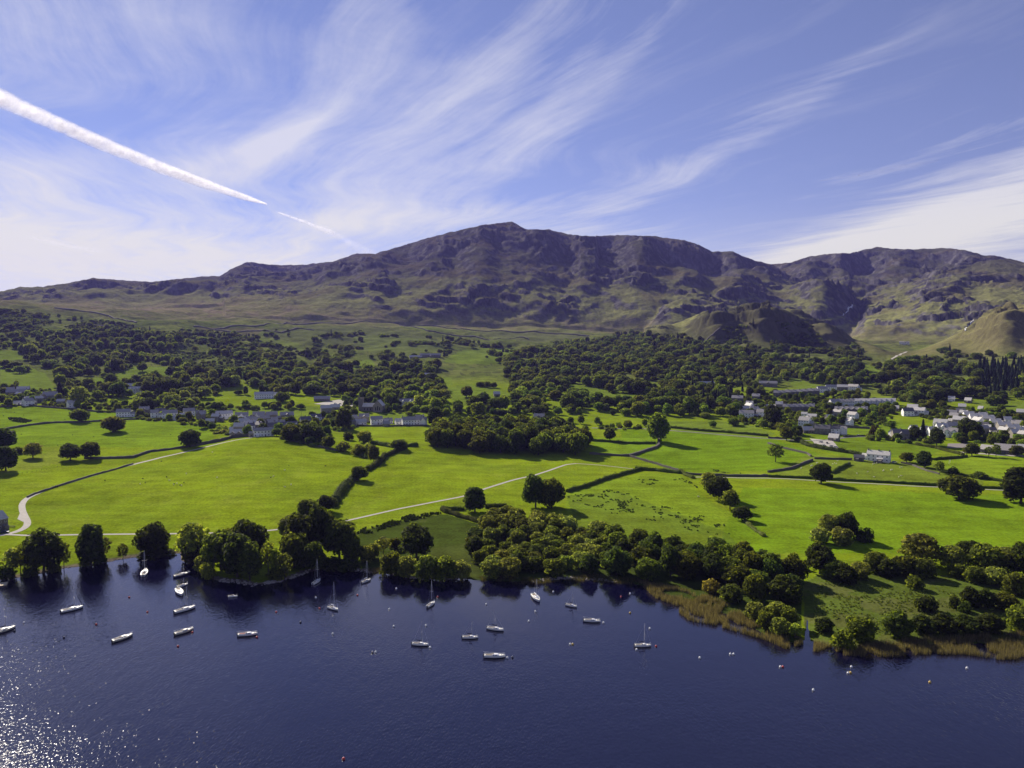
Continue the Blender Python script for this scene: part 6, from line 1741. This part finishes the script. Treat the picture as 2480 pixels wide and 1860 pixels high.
    if mast:
        hm_ = mast * k * 1.04
        top = (mx_ + hm_ * math.tan(math.radians(lean)) * -1, 0, zz + hm_)
        mm = MB(); mm.tube([(mx_, 0, zz), top], [.10, .07], 6); mo2 = mm.build('mast', ALU, t)
        for fr_ in (.52,):
            q = MB(); hz_ = zz + hm_ * fr_; q.tube([(mx_ + (top[0] - mx_) * fr_, -Bm * .36, hz_), (mx_ + (top[0] - mx_) * fr_, Bm * .36, hz_)], .045, 4); q.build('spreader', ALU, mo2)
        rg = MB()
        for e in ((L * .49, 0, fb * 1.25), (-L * .48, 0, fb * 1.1), (mx_ - .1, -Bm * .46, fb * 1.08), (mx_ - .1, Bm * .46, fb * 1.08)):
            rg.tube([top, e], .018, 3, False)
        rg.build('rigging', ALU, t)
        if jib:
            q = MB(); e = Vector((L * .47, 0, fb * 1.3)); tp = Vector(top)
            q.tube([e.lerp(tp, .03), e.lerp(tp, .3), e.lerp(tp, .86)], [.12, .14, .04], 6); q.build('furled_sail', COVER, t)
        bm_ = MB(); bl = L * .36; bz = zz + hb_ + .55
        bm_.tube([(mx_ - .1, 0, bz), (mx_ - bl, 0, bz + .18)], .06, 5); bo = bm_.build('boom', ALU, t)
        q = MB(); q.tube([(mx_ - .02, 0, bz + .75), (mx_ - .12, 0, bz + .12), (mx_ - bl * .5, 0, bz + .2), (mx_ - bl * .97, 0, bz + .3)], [.10, .20, .16, .08], 6)
        q.build('sail_cover', COVER if cover else HULL_W, bo)
    if low_mast:
        q = MB(); q.tube([(-L * .56, -.1, zz + hb_ + .75), (L * .46, .1, zz + .55)], [.07, .09], 6); mo2 = q.build('lowered_mast', ALU, t)
        q = MB(); q.tube([(-L * .44, 0, zz), (-L * .46, 0, zz + hb_ + .66)], .04, 4); q.tube([(L * .40, 0, fb * 1.2), (L * .40, .07, zz + .58)], .03, 4); q.build('mast_crutch', ALU, mo2)
    pl = MB()
    for sy in (-1, 1):
        pl.tube([(L * .40, sy * Bm * .17, fb * 1.2), (L * .40, sy * Bm * .17, fb * 1.2 + .5)], .025, 4)
    pl.tube([(L * .36, -Bm * .2, fb * 1.2 + .5), (L * .50, 0, fb * 1.25 + .58), (L * .36, Bm * .2, fb * 1.2 + .5)], .028, 4)
    pl.build('pulpit', ALU, t)
    ps = MB(); ps.tube([(-L * .40, -Bm * .33, fb + .5), (-L * .49, -Bm * .26, fb + .52), (-L * .49, Bm * .26, fb + .52), (-L * .40, Bm * .33, fb + .5)], .028, 4)
    for sy in (-1, 1): ps.tube([(-L * .485, sy * Bm * .26, fb), (-L * .485, sy * Bm * .26, fb + .52)], .025, 4)
    ps.build('stern_rail', ALU, t)
    q = MB(); q.box(-L * .5 - .34, -L * .5 - .06, -.16, .16, .15, fb + .35); q.tube([(-L * .5 - .2, 0, .2), (-L * .5 - .2, 0, -.4)], .06, 5); q.build('outboard_motor', BLACK, t)
    return t
BOATS = [
 (350,1390,30,82,'small white sailboat seen end on near the bay inlet', dict(mast=49, cover=False)),
 (441,1394,36,28,'blue sided white yacht, topmost of the four in a column', dict(mast=20, hull='b')),
 (442,1420,25,35,'small white yacht, second of the four in a column', dict(mast=16)),
 (435,1437,28,-80,'small white boat pointing at the viewer, third in the column', dict(mast=None, cab=1.1)),
 (448,1479,47,24,'long white yacht with slim mast below the column of boats', dict(mast=50)),
 (446,1532,42,24,'slim cream yacht with a red buoy at its bow', dict(mast=None, hull='c', low_mast=True)),
 (297,1548,44,28,'cream yacht without mast, lying alone on the left water', dict(mast=None, hull='c')),
 (175,1478,46,14,'cream yacht with a dark furled sail on the left water', dict(mast=46, jib=True, hull='w')),
 (8,1530,50,22,'dark sided yacht cut by the left edge', dict(mast=55, hull='c', cover=True)),
 (564,1446,21,-8,'little white cabin boat off the promontory', dict(mast=None)),
 (600,1539,45,-8,'white sailboat with a red cockpit cloth', dict(mast=None, red=True, low_mast=True)),
 (767,1411,20,62,'white sailboat nearest the small beach', dict(mast=51)),
 (807,1476,24,-50,'white sailboat with tall mast off the right of the beach', dict(mast=62, cover=False)),
 (887,1409,22,45,'white sailboat close to the marsh corner', dict(mast=46, cover=False)),
 (1044,1466,20,62,'white sailboat with tall mast before the marsh front row', dict(mast=54)),
 (1018,1563,39,-16,'white sailboat with dark slanting boom cover', dict(mast=52)),
 (1200,1526,40,-22,'white sailboat with raked mast, top one of three close together', dict(mast=40, lean=14)),
 (1139,1546,38,-4,'white sailboat with dark covered boom, left one of three close together', dict(mast=34)),
 (1198,1592,51,-3,'white sailboat with its mast lowered, bottom one of three close together', dict(mast=None, low_mast=True)),
 (1298,1451,22,-72,'white sailboat pointing at the viewer near the pale spit', dict(mast=44, cover=False)),
 (1384,1469,27,-28,'small white cabin sailboat between the spit and the reeds', dict(mast=30)),
 (1434,1506,40,-3,'white sailboat with a long lowered mast nearest the reeds', dict(mast=None, low_mast=True)),
 (1557,1566,39,12,'white sailboat farthest right on the water', dict(mast=50)),
]
for b__ in BOATS: sailboat(b__[0], b__[1], b__[2], b__[3], b__[4], group='moored sailboats', **b__[5])
# mooring pontoon at the left edge
x, y = flat_pt(8, 1416)
t = thing('pontoon', 'small pale pontoon at the left edge by the shore', 'pontoon', (x, y, 0), .5)
mb = MB(); mb.box(-1.6, 1.6, -2.6, 2.6, .12, .42); mb.build('deck_board', mat_plain('pale_deck', (.5, .42, .28), .8, .2, .15, 2), t)
for sx in (-1.2, 1.2):
    mb = MB(); mb.tube([(sx, -2.3, .02), (sx, 2.3, .02)], .28, 8); mb.build('float', BLACK, t)
# buoys
BUOY = {}
for nm_, c_ in (('red', (.50, .05, .035)), ('white', (.78, .78, .76)), ('yellow', (.60, .40, .08)), ('dark', (.05, .05, .07))):
    mb = MB(); mb.ball((0, 0, .16), (.42, .42, .40), 12, 8); BUOY[nm_] = mb.mesh('buoy_ball', mat_plain(nm_ + '_buoy', c_, .35, .5, .08, 1.0), True)
mb = MB(); mb.tube([(0, 0, .5), (0, 0, .72)], .05, 6); mb.tube([(-.1, 0, .72), (0, 0, .84), (.1, 0, .72)], .025, 4); PICK = mb.mesh('pickup_ring', ALU)
def buoy(u, v, c_, label, s=1.0):
    x, y = flat_pt(u, v)
    t = thing('mooring_buoy', label, 'buoy', (x, y, 0), 0, 'mooring buoys'); t.scale = (s, s, s)
    ob('buoy_ball', BUOY[c_], t); ob('pickup_ring', PICK, t)
BU = [(313,1447,'red','red buoy in the bay below the end on sailboat'),(357,1483,'red','pale red buoy left of the long white yacht'),(233,1513,'red','red buoy right of the yacht with furled sail'),
 (431,1566,'red','red buoy below the slim cream yacht'),(466,1532,'red','dark red buoy at the bow of the slim cream yacht'),(622,1544,'red','red buoy at the bow of the boat with red cockpit'),(669,1483,'red','red buoy left of the tall masted sailboat by the beach'),
 (774,1474,'red','red buoy just left of the tall masted sailboat'),(866,1442,'red','red buoy below the sailboat at the marsh corner'),(1060,1446,'red','small red buoy right of the sailboat before the marsh row'),(1504,1446,'red','bright red buoy before the reeds'),
 (1589,1566,'red','red buoy right of the farthest right sailboat'),(1896,1616,'red','red buoy of the floating pair below the stream mouth'),(832,1839,'red','red buoy near the bottom of the picture'),
 (58,1509,'white','white buoy left of the yacht with furled sail'),(155,1545,'dark','dark topped buoy below the yacht with furled sail'),(35,1529,'dark','dark buoy at the bow of the yacht cut by the left edge'),(765,1448,'white','white buoy below the sailboat nearest the beach'),
 (728,1508,'dark','dark and white buoy left of the tall masted sailboat'),(806,1536,'white','white buoy under the tall masted sailboat'),(943,1476,'white','white buoy in the middle of the marsh bay'),(960,1426,'white','white buoy in the shade of the marsh row'),
 (954,1518,'white','tiny white buoy left of the sailboat with slanting boom'),(902,1581,'dark','dark buoy of the tiny pair on open water'),(910,1580,'white','white buoy of the tiny pair on open water'),(1032,1516,'white','white buoy above the sailboat with slanting boom'),
 (1042,1569,'white','white buoy off the bow of the sailboat with slanting boom'),(1178,1464,'white','tiny white buoy left of the spit sailboat'),(1229,1594,'white','small white buoy at the bow of the lowest sailboat'),(1241,1593,'dark','dark and white buoy right of the lowest sailboat'),
 (1297,1482,'white','white buoy below the sailboat near the spit'),(1281,1505,'white','white buoy left below the sailboat near the spit'),(1340,1434,'white','tiny white buoy right of the spit sailboat'),(1526,1438,'white','white buoy close before the reeds'),
 (1526,1485,'yellow','yellow and white buoy before the reeds'),(1462,1509,'white','pinkish buoy right of the lowered mast boat'),(1574,1523,'white','white buoy above the farthest right sailboat'),(1542,1574,'white','pale buoy at the stern of the farthest right sailboat'),
 (1381,1561,'white','left one of two small green white buoys'),(1387,1561,'yellow','right one of two small green white buoys'),(1695,1594,'white','white buoy alone right of the last sailboat'),(1769,1585,'white','left white buoy of the close pair under the reeds'),
 (1777,1585,'white','right white buoy of the close pair under the reeds'),(1890,1616,'white','white buoy of the floating pair below the stream mouth'),(2062,1616,'white','small white buoy above the yellow one'),(2060,1630,'yellow','yellow buoy right of the stream mouth'),
 (2054,1631,'white','tiny white buoy touching the yellow one'),(2252,1653,'yellow','yellow buoy far out at the right'),(2342,1619,'white','white buoy before the right reed bed'),(1970,1672,'white','white buoy lowest on the right water'),(1240,1592,'red','red flagged buoy right of the lowest sailboat')]
for b__ in BU[:-1]: buoy(*b__)

# ================================================================ sheep
mb = MB()
mb.ball((0, 0, .62), (.58, .30, .30), 10, 6); mb.ball((.62, 0, .80), (.20, .12, .13), 6, 5)
for sx in (-.35, .35):
    for sy in (-.14, .14): mb.tube([(sx, sy, .45), (sx, sy, 0)], .045, 5)
mb.tube([(.66, -.1, .9), (.62, -.2, .88)], .03, 4); mb.tube([(.66, .1, .9), (.62, .2, .88)], .03, 4); mb.tube([(-.56, 0, .7), (-.64, 0, .5)], .04, 4)
WOOL = mat_plain('white_wool', (.72, .68, .58), .95, .1, .1, 4); WOOLB = mat_plain('black_wool', (.03, .028, .03), .95, .1, .1, 4); HIDE = mat_plain('brown_hide', (.10, .05, .03), .8, .2, .2, 3)
SH = mb.mesh('sheep', WOOL, True); SHB = mb.mesh('dark_sheep', WOOLB, True); COW = mb.mesh('cattle', HIDE, True)
def animal(u, v, me_, nm_, label, group, s=1.0, cat='sheep'):
    x, y, z = ground(u, v); o = ob(nm_, me_, None, (x, y, z), rng.uniform(0, 6.28)); o.scale = (s, s, s); tag(o, label, cat, group)
for (u, v) in Z(z4,(920,800),(1000,857),(1070,852),(1140,832),(1150,905),(1130,915),(915,915),(770,885),(575,792),(600,775),(590,800),(1155,830),(995,862),(940,795),(1060,856),(860,870),(700,790),(905,805)):
    animal(u, v, SH, 'sheep', 'white sheep grazing in the pale field below the long white cottage', 'sheep of the cottage field')
for (u, v) in Z(z4,(430,790),(380,815),(290,835),(370,820),(285,840),(420,795),(560,805)): animal(u, v, SH, 'sheep', 'white sheep grazing left of the short dark hedge', 'sheep left of the short hedge')
for (u, v) in Z(z1,(1610,885),(1465,945),(1527,970),(1210,975),(1875,920),(1835,700),(1500,980),(1568,988)) + Z(z2,(150,910),(250,1000),(303,980),(247,855)): animal(u, v, SH, 'sheep', 'white sheep grazing on the large drumlin pasture', 'sheep of the drumlin pasture')
for (u, v) in Z(z1,(1555,985),(1440,915),(1235,930),(1255,965),(1590,965),(1505,975),(908,945),(1395,780)) + Z(z2,(128,920),(600,820),(284,815)): animal(u, v, SHB, 'dark_sheep', 'black sheep grazing on the large drumlin pasture', 'black sheep of the drumlin pasture')
for (u, v) in [(600,1000),(612,1003),(640,992),(655,996),(690,995)]: animal(u, v, SH, 'sheep', 'white sheep in the bright band field behind the village', 'sheep of the band field')
animal(*Z(z3,(1612,1086))[0], SH, 'sheep', 'lone white sheep right of the rush tussocks', None)
for i in range(22): animal(838 + rng.uniform(-12, 60), 876 + rng.uniform(-3, 12), COW, 'cattle', 'brown cow in the herd on the small hill field', 'cattle herd on the hill field', 1.7, 'cow')
for (u, v) in Z(z1,(30,385),(125,355),(205,380),(375,405),(560,415),(590,380),(810,565),(625,550),(500,640),(1090,590),(185,545),(1475,548)): animal(u, v, SHB, 'dark_sheep', 'dark sheep grazing on the left pastures', 'dark sheep of the left pastures')

# ================================================================ cars, people, small things
def car_meshes(col, nm_):
    b1 = MB(); prof = [(-2.1,.35),(-2.1,.85),(-1.3,.95),(1.0,.95),(2.0,.78),(2.15,.5),(2.1,.35)]
    V = [(x, -.85, z) for x, z in prof] + [(x, .85, z) for x, z in prof]; n_ = len(prof)
    b1.add(V, [tuple(range(n_)), tuple(reversed(range(n_, 2*n_)))] + [(i, i+n_, (i+1)%n_+n_, (i+1)%n_) for i in range(n_)])
    b2 = MB(); b2.add([(-1.8,-.8,.952),(1.05,-.8,.952),(1.05,.8,.952),(-1.8,.8,.952),(-1.35,-.65,1.45),(.35,-.65,1.45),(.35,.65,1.45),(-1.35,.65,1.45)], [(4,5,6,7),(0,1,5,4),(1,2,6,5),(2,3,7,6),(3,0,4,7)])
    b3 = MB(); b3.box(-1.3, .3, -.62, .62, 1.452, 1.50)
    w_ = MB(); w_.tube([(0, -.1, 0), (0, .1, 0)], .33, 10)
    return b1.mesh('car_body', mat_plain(nm_ + '_paint', col, .3, .5, .05)), b2.mesh('car_windows', GLASS), b3.mesh('car_roof', MATS[nm_ + '_paint']), w_.mesh('wheel', BLACK)
CARS = {c: car_meshes(v, c) for c, v in (('navy', (.02, .025, .05)), ('white_car', (.75, .75, .75)), ('silver', (.4, .4, .42)), ('red_car', (.35, .03, .03)))}
def car(u, v, c_, ang, label, group=None):
    x, y, z = ground(u, v); t = thing('parked_car', label, 'car', (x, y, z + .12), math.radians(ang), group)
    b1, b2, b3, w_ = CARS[c_]
    ob('body', b1, t); ob('windows', b2, t); ob('roof', b3, t)
    for sx in (-1.35, 1.35):
        for sy in (-.8, .8): ob('wheel', w_, t, (sx, sy, .33))
car(12, 1291, 'navy', 10, 'dark car parked beside the boathouse barn at the left edge')
for i, (u, v, c_, a_, l_) in enumerate([(1995,1080,'white_car',20,'white car in the builders yard, left one'),(2003,1074,'navy',70,'dark car in the builders yard behind the left white one'),(2014,1082,'silver',20,'silver car at the front of the builders yard'),(2024,1084,'white_car',0,'white van like car at the right of the builders yard'),
   (1988,1072,'silver',120,'silver car at the back of the builders yard'),(2080,1056,'white_car',5,'white car driving on the road past the paddock'),(812,978,'white_car',0,'white car in the pale yard above the village, left one'),(824,979,'silver',10,'silver car in the pale yard above the village'),
   (836,982,'red_car',30,'red car in the pale yard above the village'),(2120,1121,'navy',20,'dark car outside the long white cottage'),(2166,1121,'white_car',10,'white car right of the long white cottage'),(2320,1097,'silver',0,'silver car on the pale school drive')]):
    car(u, v, c_, a_, l_)
def person(u, v, top, leg, label):
    x, y, z = ground(u, v)
    t = thing('person', label, 'person', (x, y, z + .1), rng.uniform(0, 6))
    me_ = bpy.data.meshes.new('body'); 
    J = [(0,0,.95),(0,0,1.2),(0,0,1.42),(0,.02,1.62),(0,.02,1.72),(-.2,0,1.40),(-.26,.03,1.12),(-.24,.12,.88),(.2,0,1.40),(.26,-.03,1.12),(.24,.08,.90),(-.1,.05,.5),(-.1,.18,.04),(-.1,.30,.03),(.1,-.02,.5),(.1,-.2,.06),(.1,-.08,.03)]
    E = [(0,1),(1,2),(2,3),(3,4),(2,5),(5,6),(6,7),(2,8),(8,9),(9,10),(0,11),(11,12),(12,13),(0,14),(14,15),(15,16)]
    R_ = [.15,.14,.15,.09,.10,.07,.055,.04,.07,.055,.04,.09,.055,.045,.09,.055,.045]
    me_.from_pydata(J, E, []); me_.materials.append(mat_plain('clothes_%d' % int(u), top, .9, .1, .1))
    o = ob('body', me_, t)
    o.modifiers.new('skin', 'SKIN'); me_.skin_vertices.new() if not me_.skin_vertices else None
    for sv, r_ in zip(me_.skin_vertices[0].data, R_): sv.radius = (r_, r_)
    me_.skin_vertices[0].data[0].use_root = True
    o.modifiers.new('smooth', 'SUBSURF').levels = 1
    hh = MB(); hh.ball((0, .02, 1.74), (.10, .115, .12), 8, 6); hh.build('head', mat_plain('skin_%d' % int(u), (.35, .22, .16), .7, .2, .05), t, True)
    hh = MB(); hh.ball((0, -.005, 1.79), (.105, .115, .10), 8, 5); hh.build('hair', mat_plain('hair_%d' % int(u), (.04, .03, .02), .8, .2, .05), t, True)
person(*Z(z1,(482,1003))[0], (.04, .05, .09), None, 'walker in dark clothes on the curving lane, left one')
person(*Z(z1,(497,1005))[0], (.06, .03, .04), None, 'walker in dark clothes on the curving lane, right one')
# picnic bench on the grass by the barn
x, y, z = ground(27, 1277)
t = thing('picnic_bench', 'dark low bench on the grass beside the boathouse barn', 'bench', (x, y, z), .1)
mb = MB(); mb.box(-2.2, 2.2, -.35, .35, .74, .80); mb.build('table_top', BARK, t)
for sy in (-.8, .8):
    mb = MB(); mb.box(-2.2, 2.2, sy - .15, sy + .15, .42, .48); mb.build('seat', BARK, t)
for sx in (-1.7, 1.7):
    mb = MB(); mb.box(sx - .05, sx + .05, -.9, .9, .34, .42); mb.box(sx - .05, sx + .05, -.3, -.2, 0, .74); mb.box(sx - .05, sx + .05, .2, .3, 0, .74); mb.build('leg', BARK, t)
# goal posts on the playing field
for (u, v) in Z(z4,(1570,792),(2105,910)):
    x, y, z = ground(u, v); t = thing('goal_frame', 'white goal frame at the %s end of the bright playing field' % ('upper' if u < 2350 else 'lower'), 'goal', (x, y, z), .9)
    for sx in (-3.4, 3.4):
        mb = MB(); mb.tube([(sx, 0, 0), (sx, 0, 2.4)], .08, 6); mb.build('post', FRAME, t)
    mb = MB(); mb.tube([(-3.4, 0, 2.4), (3.4, 0, 2.4)], .08, 6); mb.build('crossbar', FRAME, t)
# wooden poles
for (u, v, l_) in [(730,1008,'thin dark pole standing behind the village roofs on the right'),(622,1010,'thin dark pole above the brown roofed village house'),(39,906,'thin pole on the bright sloping field at far left')]:
    x, y, z = ground(u, v); t = thing('wooden_pole', l_, 'pole', (x, y, z))
    mb = MB(); mb.tube([(0, 0, -.3), (0, 0, 8.5)], [.16, .11], 6); mb.build('pole', BARK, t)
    mb = MB(); mb.box(-.8, .8, -.05, .05, 7.9, 8.05); mb.build('crossarm', BARK, t)

# ================================================================ mountain becks
FOAM = mat_plain('white_water', (.75, .77, .80), .5, .4, .1, .3)
def beck(pts, w, label):
    L = ground_line(pts, 6.0); L = L + rng.normal(size=L.shape) * 1.2
    rr = rng.uniform(.5, 1.3, len(L) + 1)
    tag(ob('waterfall', ribbon(L, lambda i: [(-w/2*rr[i], .3), (0, 1.0), (w/2*rr[i], .3)], 'waterfall', FOAM)), label, 'waterfall')
beck([(2066,738),(2061,745),(2051,755),(2041,765)], 3.2, 'white waterfall dropping in the dark gully behind the knoll')
beck([(2357,776),(2352,782),(2346,790),(2337,801)], 2.4, 'white waterfall between the two right hand fells')
road([(2160,872),(2170,864),(2182,857),(2196,852)], 6, 'quarry_track', GRAVEL, .5)

# ================================================================ contrails and one cirrus wisp, about nine kilometres up
def contrail_mat(name, dens, freq):
    m_ = bpy.data.materials.new(name); m_.use_nodes = True; t_ = m_.node_tree; t_.nodes.clear(); n = NT(t_)
    lw = n.n('ShaderNodeLayerWeight'); lw.inputs[0].default_value = .5
    tcn = n.n('ShaderNodeTexCoord')
    nz = n.noise(tcn.outputs['Object'], freq, 6, .65); nz2 = n.noise(tcn.outputs['Object'], freq * .13, 3, .5)
    a_ = n.math('SUBTRACT', 1.0, lw.outputs['Facing'])
    a_ = n.ramp(n.math('ADD', a_, n.math('MULTIPLY', n.math('SUBTRACT', n.math('ADD', n.math('MULTIPLY', nz, .65), n.math('MULTIPLY', nz2, .35)), .5), 0.9)), .12, 1.0, 0.0, .5)
    a_ = n.math('MULTIPLY', a_, dens * 2.0, clamp=True)
    df = n.n('ShaderNodeBsdfDiffuse'); df.inputs[0].default_value = (.9, .9, .92, 1)
    tl = n.n('ShaderNodeBsdfTranslucent'); tl.inputs[0].default_value = (.9, .9, .92, 1)
    ad = n.n('ShaderNodeMixShader'); ad.inputs[0].default_value = .82; t_.links.new(df.outputs[0], ad.inputs[1]); t_.links.new(tl.outputs[0], ad.inputs[2])
    tp = n.n('ShaderNodeBsdfTransparent'); mx_ = n.n('ShaderNodeMixShader')
    t_.links.new(a_, mx_.inputs[0]); t_.links.new(tp.outputs[0], mx_.inputs[1]); t_.links.new(ad.outputs[0], mx_.inputs[2])
    o_ = n.n('ShaderNodeOutputMaterial'); t_.links.new(mx_.outputs[0], o_.inputs[0])
    return m_
def contrail(pts, label, dens, alt=9000.0, seg=60):
    """pts: (u, v, half width) along the trail"""
    P = []
    for (u, v, w) in pts:
        x, y, zz = ray(u, v); k = (alt - CAMH) / zz; P.append((x * k, y * k, alt, w * 1.35 * k / F))
    P = np.array(P); s_ = np.linspace(0, len(P) - 1, seg)
    Q = np.stack([np.interp(s_, np.arange(len(P)), P[:, i]) for i in range(4)], 1)
    j_ = 1 + .10 * vn(s_ * 9, s_ * 0 + 3.3, 9)
    mb = MB(); mb.tube([tuple(q[:3]) for q in Q], list(Q[:, 3] * j_), 20, False)
    c0 = P[:, :3].mean(0)
    mb.V = [(a - c0[0], b_ - c0[1], c__ - c0[2]) for a, b_, c__ in mb.V]
    tag(mb.build('contrail', contrail_mat('contrail_ice', dens, .0020), None, True, tuple(c0)), label, 'contrail')
contrail([(-420,75,36),(-200,145,28),(0,238,19),(120,292,16),(240,344,14),(380,402,12.5),(500,446,10),(600,480,6),(645,494,1.5)], 'broad white contrail slanting down from the left edge', 1.25)
contrail([(675,515,2),(740,538,4),(800,562,7),(850,590,10),(915,622,10)], 'short fading contrail dropping behind the mountain shoulder', .85)
contrail([(70,573,2),(120,585,5),(180,598,6),(240,612,3)], 'faint short contrail low on the left', .15)
contrail([(1985,438,1),(2080,424,5),(2180,406,6),(2275,388,2)], 'thin wispy cirrus streak high on the right', .05)  # a cirrus wisp, built with the contrail tube
